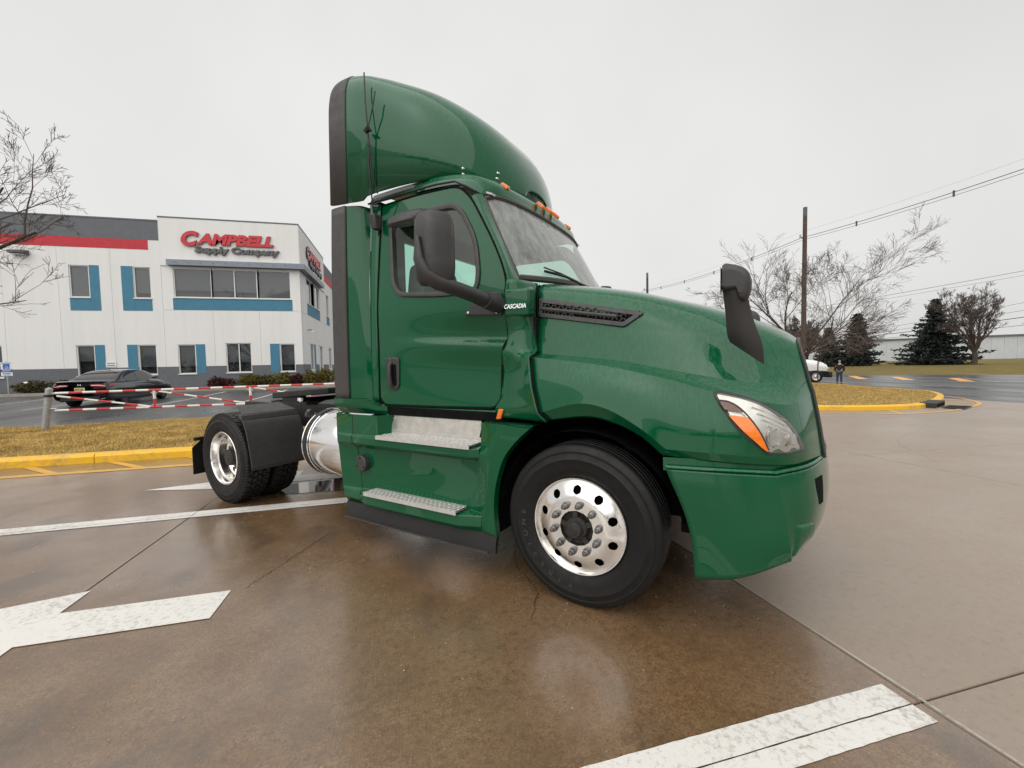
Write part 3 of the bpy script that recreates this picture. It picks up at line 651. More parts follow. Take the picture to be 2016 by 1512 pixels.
# ---- passenger side mirror
m = MB(); pl = round_poly([(-.885, 1.838), (-.565, 1.812), (-.565, 1.965), (-.72, 1.985)], .01, 2)
m.prism(pl, -1.058, -1.082); mp = P_('mirror_plate', m, 'plastic'); bevel(mp, .006)
for x, z in ((-.84, 1.85), (-.60, 1.835), (-.60, 1.945)):
    m = MB(); m.lathe([(.001, -.004), (.009, -.003), (.009, .004)], 10, 'y', (x, -1.084, z)); P_('plate_screw', m, 'alu', mp)
def mirror_head(sgn):
    root_y = -1.0
    m = MB(); hx0, hx1, y0, y1, z0, z1 = -.80, -.66, -1.645, -1.395, 1.965, 2.385
    secs = []
    for z, g in ((z0, .72), (z0+.03, .93), (z0+.12, 1.0), (z1-.13, 1.0), (z1-.035, .97), (z1, .78)):
        yc = (y0+y1)/2; hw = (y1-y0)/2*g; poly = round_poly([(yc-hw, hx0+.012), (yc+hw, hx0+.012), (yc+hw*.95, hx0+.07), (yc+hw*.55, hx0+.07+.085*g), (yc-hw*.60, hx0+.07+.085*g), (yc-hw*.97, hx0+.05)], [.02, .02, .05, .07, .07, .05], 4)
        secs.append([(b, a*1.0, z) for a, b in poly])
    def rot(p, ca=math.cos(R_(-30)), sa=math.sin(R_(-30)), px=-.735, py=-1.52): return (px+(p[0]-px)*ca-(p[1]-py)*sa, py+(p[0]-px)*sa+(p[1]-py)*ca, p[2])
    n = len(secs[0]); V = [rot(p) for s in secs for p in s]
    F = [(k*n+i, k*n+(i+1) % n, (k+1)*n+(i+1) % n, (k+1)*n+i) for k in range(len(secs)-1) for i in range(n)]+[tuple(range(n))[::-1], tuple((len(secs)-1)*n+i for i in range(n))]
    if sgn > 0: V = mir(V); F = [q[::-1] for q in F]
    h = obj('mirror_head', V, F, 'plastic', TR, ang=55)
    f = lambda p: (p[0], p[1]*-sgn, p[2])
    m = MB(); m.add([f(rot(p)) for p in [(hx0+.008, y0+.02, z0+.04), (hx0+.008, y1-.02, z0+.04), (hx0+.008, y1-.02, z1-.03), (hx0+.008, y0+.02, z1-.03)]], [(0, 1, 2, 3)]); m.build('mirror_glass', 'mirrorface', h, smooth=False)
    m = MB(); m.tube([f(p) for p in [(-.60, -1.06, 1.885), (-.60, -1.14, 1.885), (-.63, -1.28, 1.922), (-.665, -1.42, 1.95), (-.71, -1.545, 1.975), (-.755, -1.612, 2.02), (-.775, -1.635, 2.11), (-.78, -1.635, 2.24)]], [.054, .064, .060, .058, .058, .056, .040, .015], 14, flat=.75); m.build('mirror_arm', 'plastic', TR, ang=60)
    m = MB(); m.tube([f(p) for p in [(-.585, -1.09, 1.885), (-.60, -1.22, 1.905)]], [.062, .060], 12, flat=.95); m.build('arm_knuckle', 'plastic', TR, ang=60)
mirror_head(-1); mirror_head(1)
# look-down mirror above the passenger window
secs = []
for x, g in ((-1.60, .5), (-1.56, .8), (-1.47, 1.0), (-1.32, 1.0), (-1.25, .9), (-1.22, .6)):
    pr = [(-.985, 2.725), (-1.05, 2.75), (-1.13*1.0, 2.735), (-1.20, 2.685), (-1.215, 2.63), (-1.19, 2.61), (-1.10, 2.63), (-.99, 2.66)]
    secs.append([(x, -.985+(y+.985)*g*.85, 2.625+(z-2.70)*g*.9) for y, z in pr])
V, F = gridmesh(np.array([s+s[:1] for s in secs])); lm = obj('lookdown_mirror', V, F, 'plastic', TR, ang=50)
# ---- hood mirror, one on each fender
def hood_mirror(s):
    f = lambda p: (p[0], p[1]*-s, p[2])
    # arm: flat blade swept up from the fender
    rows = []
    for x0, x1, y, z0, z1, t in ((.80, .955, -1.03, 1.575, 1.455, .05), (.79, .945, -1.075, 1.62, 1.56, .055), (.785, .905, -1.11, 1.72, 1.69, .05), (.778, .885, -1.14, 1.80, 1.79, .045), (.772, .872, -1.16, 1.88, 1.87, .04), (.772, .862, -1.165, 1.93, 1.915, .03)):
        xm = (x0+x1)/2; zm = (z0+z1)/2
        rows.append([f(p) for p in [(x0, y, z0), (xm, y-t*.55, zm), (x1, y, z1), (xm, y+t*.55, zm), (x0, y, z0)]])
    V, F = gridmesh(net(rows, 4, 4), s > 0); a = obj('hood_mirror_arm', V, F, 'plastic', TR, ang=70)
    secs = []
    for y, g in ((-1.195, .6), (-1.185, .88), (-1.16, 1.0), (-1.12, 1.0), (-1.09, .88), (-1.08, .6)):
        pr = smooth_poly([(.772, 1.945), (.83, 1.942), (.880, 1.912), (.900, 1.86), (.895, 1.80), (.875, 1.768), (.852, 1.775), (.835, 1.82), (.772, 1.83)], 3)
        secs.append([f((.835+(px-.835)*g if px > .78 else .776, y, 1.86+(pz-1.86)*g)) for px, pz in pr])
    G_h = net([q+q[:1] for q in secs], 2, 5)[:, :-1]; secs = G_h.tolist(); n_ = len(secs[0]); V = [p for q in secs for p in q]; F = [(k*n_+i, k*n_+(i+1) % n_, (k+1)*n_+(i+1) % n_, (k+1)*n_+i) for k in range(len(secs)-1) for i in range(n_)]+[tuple(range(n_)), tuple((len(secs)-1)*n_+i for i in range(n_))]; h = obj('hood_mirror_head', V, F, 'plastic', TR, ang=60)
    m = MB(); m.add([f(p) for p in [(.772, -1.22, 1.80), (.772, -1.04, 1.80), (.772, -1.04, 1.93), (.772, -1.22, 1.93)]], [(0, 1, 2, 3)]); m.build('mirror_glass', 'mirrorface', h, smooth=False)
hood_mirror(-1); hood_mirror(1)
# ---- step fairing
X6 = [-2.265, -2.04, -1.74, -1.68, -.785, -.72]
SZ = [1.085, .915, .905, .845, .80, .65, .445, .432, .36, .315]
SY = [[-1.14,-1.15,-1.145,-1.03,-1.03,-1.125], [-1.15,-1.16,-1.155,-1.03,-1.03,-1.135], [-1.152,-1.175,-1.19,-1.19,-1.19,-1.16], [-1.152,-1.175,-1.188,-1.188,-1.188,-1.155],
      [-1.145,-1.125,-1.10,-1.095,-1.095,-1.135], [-1.14,-1.11,-1.09,-1.085,-1.085,-1.135], [-1.135,-1.115,-1.095,-1.09,-1.09,-1.135], [-1.14,-1.145,-1.20,-1.21,-1.21,-1.15], [-1.14,-1.16,-1.205,-1.215,-1.215,-1.155], [-1.115,-1.125,-1.155,-1.165,-1.165,-1.13]]
XR = [0, .01, .01, .015, .02, .03, .05, .055, .07, .08]     # rear edge creeps forward towards the ground
V = []; F = []
for k, z in enumerate(SZ):
    for j in range(6):
        x = X6[j]+(XR[k] if j < 2 else 0)
        if k >= 6 and 1 < j < 4: x += -.14 if j < 4 else 0
        if k >= 6 and j == 4: x -= .10
        V.append((x, SY[k][j], z))
for k in range(len(SZ)-1):
    for j in range(5): F.append((k*6+j, k*6+j+1, (k+1)*6+j+1, (k+1)*6+j)[::-1])
for s in (1, -1):
    vv = V if s > 0 else mir(V); ff = F if s > 0 else [q[::-1] for q in F]
    sf = obj('step_fairing', vv, ff, 'green', TR, ang=30); bevel(sf, .014, 3, 20)
    if s > 0: SF = sf
# seam in the fairing
m = MB(); m.tube([(-2.04+XR[k], SY[k][1]-.001, SZ[k]) for k in range(10)], .0035, 4); P_('fairing_seam', m, 'black', SF)
# wheel arch lip of the fairing
AL = [[(-.72, SY[0][5], 1.085), (-.72, SY[1][5], .93), (-.725, SY[3][5], .86), (-.725, -1.135, .72), (-.725, -1.135, .56), (-.72, -1.15, .44), (-.715, -1.15, .34), (-.70, -1.13, .315)],
      [(-.55, -1.168, 1.088), (-.60, -1.172, .95), (-.635, -1.172, .84), (-.66, -1.168, .70), (-.67, -1.162, .56), (-.665, -1.162, .44), (-.66, -1.16, .34), (-.655, -1.145, .312)],
      [(-.315, -1.172, 1.072), (-.415, -1.172, .985), (-.515, -1.172, .86), (-.575, -1.170, .70), (-.602, -1.165, .56), (-.605, -1.16, .44), (-.597, -1.155, .335), (-.595, -1.15, .31)],
      [(-.32, -1.10, 1.062), (-.42, -1.10, .975), (-.52, -1.10, .855), (-.58, -1.10, .70), (-.607, -1.10, .56), (-.61, -1.10, .44), (-.60, -1.10, .335), (-.598, -1.10, .31)]]
v, f = gridmesh(net(AL, 5, 4, brk_rows=(1, 2))); both('arch_lip', v, f, 'green', ang=40)
m = MB(); m.box(-.72, -.32, -1.12, -1.0, 1.078, 1.084); P_('lip_top', m, 'green')
m = MB(); m.add([(-.72,-1.125,1.086),(-.55,-1.168,1.089),(-.315,-1.172,1.073),(-.32,-1.05,1.073),(-.72,-1.05,1.086)], [(0,1,2,3,4)]); P_('lip_cover', m, 'green', smooth=False)
# rubber skirt under the fairing
for s in (1, -1):
    m = MB(); y = [(-1.135, .318), (-1.150, .25), (-1.155, .195), (-1.135, .19), (-1.12, .25), (-1.10, .318)]
    m.prism([(a*s, b) for a, b in y], -2.17, -.605, 'x'); P_('rubber_skirt', m, 'skirt')
m = MB(); m.box(-2.165, -.66, -1.175, -1.148, .188, .199); P_('skirt_lip', m, 'trim')
# treads, kick plate, round cap
def tread(x0, x1, y0, y1, z, name='step_tread'):
    nx, ny = 22, 4; V2 = []; E = []
    def add_loop(pts):
        k = len(V2); V2.extend(Vector(p) for p in pts); E.extend((k+i, k+(i+1) % len(pts)) for i in range(len(pts)))
    add_loop([(x0, y0), (x1, y0), (x1, y1), (x0, y1)]); holes = []
    for i in range(nx):
        for j in range(ny):
            hx = x0+(i+.5+(.25 if j % 2 else -.25))*(x1-x0)/nx; hy = y0+(j+.6)*(y1-y0-.02)/ny
            holes.append((hx, hy)); a, b = ((.0135, .0085) if (j % 2 == 0) else (.009, .007))
            add_loop([(hx+a*math.cos(t), hy+b*math.sin(t)) for t in np.linspace(0, 2*math.pi, 8, endpoint=False)])
    vv, ee, ff, *_ = delaunay_2d_cdt(V2, E, [], 1, 1e-5)
    keep = []
    for q in ff:
        c = sum((vv[i] for i in q), Vector((0, 0)))/len(q)
        if not any(abs(c.x-hx) < .0075 and abs(c.y-hy) < .0055 for hx, hy in holes): keep.append(tuple(q))
    m = MB(); m.add([(p.x, p.y, z) for p in vv], keep)
    m.add([(p.x, p.y, z-.012) for p in vv], [q[::-1] for q in keep])
    m.box(x0, x1, y0-.006, y0, z-.028, z+.003); m.box(x0, x1, y1, y1+.005, z-.01, z+.03)
    o = P_(name, m, 'treadmetal', smooth=False)
    m = MB()
    for hx, hy in holes: m.lathe([(.0115, 0), (.010, .003), (.0075, .003)], 8, 'z', (hx, hy, z)) if True else 0
    m.build('tread_grip', 'treadmetal', o)['kind'] = 'stuff'
    m = MB(); m.box(x0+.02, x1-.02, y0+.02, y1, z-.03, z-.026); m.build('tread_pan', 'black', o)
tread(-1.705, -.775, -1.198, -1.045, .931)
tread(-1.845, -.885, -1.222, -1.085, .462)
m = MB(); m.hexa([(-1.70,-1.046,.945),(-.80,-1.046,.945),(-.80,-1.036,.945),(-1.70,-1.036,.945),(-1.665,-1.032,1.078),(-.775,-1.032,1.078),(-.775,-1.024,1.078),(-1.665,-1.024,1.078)]); kp = P_('kick_plate', m, 'brushed', smooth=False)
for x, z in ((-1.66, 1.055), (-.80, 1.055)):
    m = MB(); m.lathe([(.001, -.005), (.012, -.004), (.012, .003)], 12, 'y', (x, -1.038, z)); P_('plate_bolt', m, 'alu', kp)
m = MB(); m.lathe([(.001, -.034), (.060, -.034), (.068, -.028), (.070, 0), (.070, .04)], 28, 'y', (-1.955, -1.125, .672)); cp = P_('filler_cap', m, 'plastic', ang=30)
for a in (90, 210, 330):
    m = MB(); m.lathe([(.001, -.002), (.006, -.001), (.006, .004)], 8, 'y', (-1.955+.05*math.cos(R_(a)), -1.161, .672+.05*math.sin(R_(a)))); P_('cap_screw', m, 'void', cp)
# ---- wheels
def tyre_profile(R, ribs):
    p = [(.290, .055), (.300, .030), (.325, .014), (.365, .003), (.405, 0.0), (.409, -.002), (.411, -.002), (.415, .0008), (.445, .008), (.450, .006), (.453, .006), (.457, .012), (R-.022, .022), (R-.010, .030), (R-.003, .042)]
    w = .285
    if ribs:
        for g in (.078, .122, .163, .207):
            p += [(R, g-.007), (R-.001, g-.0065), (R-.014, g-.005), (R-.014, g+.005), (R-.001, g+.0065), (R, g+.007)]
    else: p += [(R-.014, .06), (R-.014, w-.06)]
    p += [(R-.003, w-.042), (R-.010, w-.03), (R-.022, w-.022), (.44, w-.008), (.405, w), (.33, w-.012), (.295, w-.03)]
    return p
def arc_text(txt, r, a0, step, size, y, s, parent, mat='rubber', flip=1):
    for k, ch in enumerate(txt):
        if ch == ' ': continue
        m = MB()
        V, F = text_mesh(ch, size, .003, size*.02); V[:, 0] -= (V[:, 0].max()+V[:, 0].min())/2
        a = a0+k*step; c, sn = math.cos(a), math.sin(a)
        m.add([((r+p[1])*c+p[0]*(-sn)*flip, y+p[2]*s, (r+p[1])*sn+p[0]*c*flip) for p in V], F)
        m.build('sidewall_letter', mat, parent, smooth=False)
def disc_with_holes(prof, r0, r1, holes, hr, nr=9):
    V2 = []; E = []
    def loop(c, r, n):
        k = len(V2); V2.extend(Vector((c[0]+r*math.cos(2*math.pi*i/n), c[1]+r*math.sin(2*math.pi*i/n))) for i in range(n)); E.extend((k+i, k+(i+1) % n) for i in range(n))
    loop((0, 0), r1, 60); loop((0, 0), r0, 40)
    for h in holes: loop(h, hr, 18)
    for i in range(1, nr):
        rr = r0+(r1-r0)*i/nr
        for j in range(60):
            a = 2*math.pi*(j+.5*(i % 2))/60; p = Vector((rr*math.cos(a), rr*math.sin(a)))
            if all((p-Vector(h)).length > hr+.004 for h in holes): V2.append(p)
    vv, ee, ff, *_ = delaunay_2d_cdt(V2, E, [], 1, 1e-5)
    keep = []
    for q in ff:
        c = sum((vv[i] for i in q), Vector((0, 0)))/len(q)
        if c.length < r0*.98 or any((c-Vector(h)).length < hr*.93 for h in holes): continue
        keep.append(tuple(q))
    rr = [p[0] for p in prof]; aa = [p[1] for p in prof]
    f = lambda r: float(np.interp(r, rr, aa))
    V = [(p.x, f(p.length), p.y) for p in vv]; F = keep
    m = MB(); m.add(V, F)
    for h in holes:      # hole walls
        n = 18; ring_ = [(h[0]+hr*math.cos(2*math.pi*i/n), h[1]+hr*math.sin(2*math.pi*i/n)) for i in range(n)]
        m.add([(x, f(math.hypot(x, z)), z) for x, z in ring_]+[(x, f(math.hypot(x, z))+.022, z) for x, z in ring_], [(i, (i+1) % n, n+(i+1) % n, n+i) for i in range(n)])
    return m
def lug(parent, bc, n, y, s, mat='steel', rot=0):
    for k in range(n):
        a = 2*math.pi*(k+rot)/n; c = (bc*math.cos(a), y, bc*math.sin(a)); m = MB()
        m.lathe([(.0215, 0.0), (.0225, -.006*1), (.0195, -.010), (.0185, -.030), (.013, -.034), (.012, -.048), (.001, -.050)], 12, 'y', (0, 0, 0))
        o = obj('lug_nut', [(p[0]+c[0], p[1]*s+c[1], p[2]+c[2]) for p in m.V], m.F if s > 0 else [q[::-1] for q in m.F], mat, parent, ang=40)
def wheel(x, yface, s, kind, detail=True):
    """s=+1: outboard is -y"""
    w = bpy.data.objects.new('wheel', None); COL.objects.link(w); w.parent = TR; w.location = (x, yface, .497); w.empty_display_size = .2
    S = lambda prof: [(r, a*s) for r, a in prof]
    m = MB(); m.lathe(S(tyre_profile(.500, kind == 'front')), 96 if detail else 64)
    ty = m.build('tyre', 'rubber', w, ang=28)
    if kind != 'front':
        m = MB()
        for rowi, (a0, a1) in enumerate(((.030, .078), (.086, .128), (.136, .178), (.186, .212), (.216, .258))):
            n = 44
            for k in range(n):
                t0 = 2*math.pi*(k+.5*(rowi % 2))/n; t1 = t0+2*math.pi/n*.80; sk = .02*(1 if rowi % 2 else -1)
                P = []
                for r in (.484, .502):
                    for t, a in ((t0, a0), (t1, a0), (t1+sk, a1), (t0+sk, a1)): P.append((r*math.cos(t), a*s, r*math.sin(t)))
                m.hexa(P)
        for k in range(88):       # shoulder lugs
            t0 = 2*math.pi*k/88; P = []
            for r, a in ((.470, .016), (.496, .030)):
                for t, da in ((t0, -.004), (t0+.035, -.004), (t0+.035, .02), (t0, .02)): P.append((r*math.cos(t), (a+da)*s, r*math.sin(t)))
            m.hexa(P)
        m.build('tread_block', 'tread', ty, smooth=False)['kind'] = 'stuff'
    if kind == 'front':
        m = MB(); m.lathe(S([(.292, .060), (.2985, .030), (.2985, .020), (.294, .014), (.288, .015), (.283, .022), (.279, .032)]), 72); rim = m.build('rim', 'alu', w, ang=40)
        holes = [(.228*math.cos(2*math.pi*(k+.5)/10), .228*math.sin(2*math.pi*(k+.5)/10)) for k in range(10)]
        m = disc_with_holes([(.10, .0), (.190, .0), (.199, .004), (.206, .009), (.235, .024), (.265, .040), (.2795, .043)], .107, .2795, holes, .0265)
        m.V = [(p[0], (p[1]-.012)*s, p[2]) for p in m.V]; m.build('wheel_disc', 'alu', rim, ang=30)
        m = MB(); m.lathe(S([(.2, .12), (.262, .10)]), 40); m.lathe(S([(.001, .085), (.27, .085)]), 40); m.build('drum', 'void', rim)
        lug(rim, .1435, 10, -.012*s, s, rot=.25)
        m = MB(); m.lathe(S([(.112, .02), (.107, -.010), (.104, -.008), (.100, .015), (.070, .02), (.068, -.012), (.062, -.020), (.048, -.022), (.046, -.050), (.040, -.058), (.022, -.060), (.020, -.066), (.001, -.066)]), 32); hb = m.build('hub', 'hub', w, ang=35)
        for k in range(5):
            a = 2*math.pi*k/5+.4; m = MB(); m.bar((.06*math.cos(a), -.0*s, .06*math.sin(a)), (.104*math.cos(a), .004*s, .104*math.sin(a)), .03, .03, up=(0, 1, 0)); m.build('hub_rib', 'hub', hb)
        if detail:
            arc_text('FIRESTONE', .355, R_(262), -R_(11), .052, .0030, -1, ty, 'plastic', -1)
            m = MB(); m.lathe([(.001, -.003), (.012, -.003), (.014, .001)], 6, 'y', (.247*math.cos(R_(8)), .040-.012-.004, .247*math.sin(R_(8)))); m.V = [(p[0], p[1], p[2]*1.25) for p in m.V]; m.build('wheel_sticker', plain('sticker_olive', (.35, .36, .22), .5), rim)
    else:
        m = MB(); m.lathe(S([(.292, .055), (.2985, .028), (.2985, .018), (.291, .014), (.281, .022), (.274, .050), (.268, .075), (.250, .085), (.245, .165), (.228, .178), (.205, .180), (.10, .182)]), 64); rim = m.build('rim', 'alu', w, ang=35)
        lug(rim, .1435, 10, .180*s, s)
        m = MB(); m.lathe(S([(.115, .185), (.110, .13), (.095, .12), (.09, .07), (.06, .06), (.001, .058)]), 28); hb = m.build('hub', 'hub', w, ang=35)
        for k in range(10):
            a = 2*math.pi*(k+.5)/10; m = MB(); r = .228; m.tube([(r*math.cos(a), .1795*s, r*math.sin(a)), (r*math.cos(a), .176*s, r*math.sin(a))], .024, 14); m.build('hand_hole', 'void', rim)
    return w
wheel(0, -1.172, 1, 'front'); wheel(0, 1.172, -1, 'front', False)
wheel(-4.19, -1.215, 1, 'rear'); wheel(-4.19, -.885, 1, 'rear', False); wheel(-4.19, 1.215, -1, 'rear', False); wheel(-4.19, .885, -1, 'rear', False)
# ---- chassis
for s in (-1, 1):
    m = MB(); m.box(-5.15, .95, s*.43-.04, s*.43+.04, .78, 1.04); P_('frame_rail', m, 'black')
m = MB(); m.tube([(0, -.95, .50), (0, -.75, .42), (0, .75, .42), (0, .95, .50)], .07, 8); P_('front_axle', m, 'black')
m = MB(); m.tube([(-4.19, -.62, .5), (-4.19, .62, .5)], .11, 12); m.lathe([(.001, -.28), (.20, -.18), (.24, 0), (.20, .18), (.001, .28)], 16, 'x', (-4.15, 0, .5)); P_('rear_axle', m, 'black')
for x in (-5.1, -4.6, -3.6, -2.9, -1.6, -.5, .6):
    m = MB(); m.box(x-.05, x+.05, -.43, .43, .80, .98); P_('cross_member', m, 'black')
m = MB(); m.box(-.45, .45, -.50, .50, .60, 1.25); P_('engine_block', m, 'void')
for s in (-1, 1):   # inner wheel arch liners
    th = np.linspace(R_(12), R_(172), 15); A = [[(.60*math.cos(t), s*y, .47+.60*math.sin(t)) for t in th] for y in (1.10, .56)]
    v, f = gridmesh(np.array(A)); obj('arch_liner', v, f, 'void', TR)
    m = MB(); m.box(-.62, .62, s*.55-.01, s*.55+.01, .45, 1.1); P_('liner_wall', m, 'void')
    m = MB(); m.bar((.15, s*.62, .45), (.15, s*.55, 1.0), .07); m.bar((-.6, s*.48, .60), (.6, s*.48, .60), .08, .06); P_('leaf_spring', m, 'black')
m = MB(); m.box(-1.0, -.66, -1.03, 1.03, .28, 1.05); P_('arch_gap_block', m, 'void', smooth=False)  # dark box added to block the bright gap behind the front wheels
m = MB(); m.box(.55, 1.0, -.95, .95, .50, .56); P_('air_dam', m, 'void')
# fuel tank under the cab and behind the steps
def tank(s):
    m = MB(); c = (0, s*.81, .745); r = .322
    m.lathe([(.001, -2.86), (r*.75, -2.855), (r*.94, -2.835), (r, -2.80), (r, -2.16), (r*.94, -2.13), (.001, -2.12)], 56, 'x', c); t = P_('fuel_tank', m, 'chrome', ang=40)
    for x in (-2.765,):
        m = MB(); m.lathe([(r+.004, x-.032), (r+.008, x-.030), (r+.008, x+.030), (r+.004, x+.032)], 56, 'x', c); P_('tank_strap', m, 'black', t)
        for dx in (-.040, .040):
            m = MB(); m.lathe([(r+.003, x+dx-.006), (r+.009, x+dx), (r+.003, x+dx+.006)], 56, 'x', c); P_('strap_edge', m, 'chrome', t)
    m = MB(); m.lathe([(.06, 0), (.062, .03), (.05, .045), (.001, .048)], 20, 'z', (-2.36, s*.98, 1.02)); P_('tank_cap', m, 'alu', t)
    m = MB(); m.box(-2.42, -2.30, s*1.0-.012, s*1.0+.012, 1.055, 1.072); P_('tank_cap_handle', m, 'black', t)
    m = MB(); m.lathe([(.082, -.01), (.10, .012), (.082, .016)], 20, 'z', (-2.36, s*.98, 1.012)); P_('tank_neck', m, 'chrome', t)
tank(-1); tank(1)
# quarter fender ahead of the drive wheels
QF = []
for y in (-1.235, -1.22, -.64, -.62):
    QF.append([(-3.52, y, .44), (-3.555, y, .62), (-3.60, y, .80), (-3.66, y, .93), (-3.71, y, .965)])
v, f = gridmesh(net(QF, 4, 3, brk_rows=(1, 2))); q = obj('quarter_fender', v, f, 'plastic', TR, ang=40); solid(q, .012, 0)
m = MB(); m.hexa([(-3.72,-1.245,.955),(-3.665,-1.245,.945),(-3.665,-.61,.945),(-3.72,-.61,.955),(-3.745,-1.24,1.015),(-3.69,-1.245,1.01),(-3.69,-.61,1.01),(-3.745,-.61,1.015)]); o = P_('fender_lip', m, 'plastic', q); bevel(o, .014, 2)
m = MB(); m.hexa([(-3.70,-1.22,1.0),(-3.69,-.63,1.0),(-3.95,-.68,1.06),(-3.95,-1.14,1.06),(-3.70,-1.22,1.015),(-3.69,-.63,1.015),(-3.95,-.68,1.09),(-3.95,-1.14,1.09)]); o = P_('fender_top', m, 'plastic', q); bevel(o, .008, 2)
m = MB(); m.tube([(-3.55, -.62, .95), (-3.45, -.45, .92)], .03, 8); m.tube([(-3.50, -.60, .98), (-3.42, -.62, .98)], .035, 10); P_('fender_bracket', m, 'steel', q)
# mud flaps
for s in (-1, 1):
    m = MB(); m.prism([(s*1.22, .24), (s*.66, .24), (s*.66, .62), (s*.66, .66), (s*1.10, .66), (s*1.22, .56)], -4.885, -4.87, 'x'); P_('mud_flap', m, 'rubber')
    m = MB(); m.bar((-4.87, s*.43, .66), (-4.87, s*1.2, .66), .04); P_('flap_hanger', m, 'black')
# fifth wheel and pieces on the chassis
m = MB(); pl5 = [(-3.55, -.30), (-3.70, -.46), (-4.10, -.48), (-4.52, -.44), (-4.78, -.24), (-4.50, -.06), (-4.30, -.05), (-4.30, .05), (-4.50, .06), (-4.78, .24), (-4.52, .44), (-4.10, .48), (-3.70, .46), (-3.55, .30)]
n = len(pl5); tilt = lambda x: 1.20+.07*(x+4.1)
V = [(x, y, tilt(x)) for x, y in pl5]+[(x, y, tilt(x)-.075) for x, y in pl5]
F = [tuple(range(n)), tuple(range(2*n-1, n-1, -1))]+[(i, n+i, n+(i+1) % n, (i+1) % n) for i in range(n)]
fw = obj('fifth_wheel', V, F, 'black', TR, smooth=False); bevel(fw, .012)
m = MB(); m.box(-4.30, -3.95, -.44, -.34, 1.03, 1.17); m.box(-4.30, -3.95, .34, .44, 1.03, 1.17); m.box(-4.5, -3.75, -.47, .47, 1.03, 1.07); P_('fifth_wheel_bracket', m, 'black', fw)
m = MB(); m.box(-3.92, -3.86, -.47, -.44, 1.09, 1.12); m.bar((-3.90, -.47, 1.10), (-3.84, -.47, 1.08), .03, .02); P_('release_tag', m, plain('pale_tag', (.7, .7, .68), .5), fw)
m = MB(); m.box(-3.30, -2.45, -.62, .62, 1.055, 1.085); m.hexa([(-3.3,-.62,1.085),(-2.4,-.62,1.085),(-2.4,.62,1.085),(-3.3,.62,1.085),(-3.25,-.55,1.12),(-2.45,-.55,1.12),(-2.45,.55,1.12),(-3.25,.55,1.12)]); P_('deck_plate', m, 'black')
m = MB(); m.box(-3.15, -2.95, -.75, -.50, .70, .98); m.tube([(-3.3, -.60, .9), (-2.9, -.60, .9)], .09, 12); m.tube([(-3.30, -.52, .98), (-2.6, -.52, 1.02)], .025, 6); P_('air_tank', m, 'black')
for k in range(3):
    m = MB(); m.tube([(-2.0, -.25+.2*k, 1.75), (-2.30, -.25+.2*k, 1.35), (-2.55, -.2+.2*k, 1.14), (-3.4, -.1+.1*k, 1.15), (-4.6, -.1+.1*k, 1.05)], .014, 6); P_('air_hose', m, 'black')
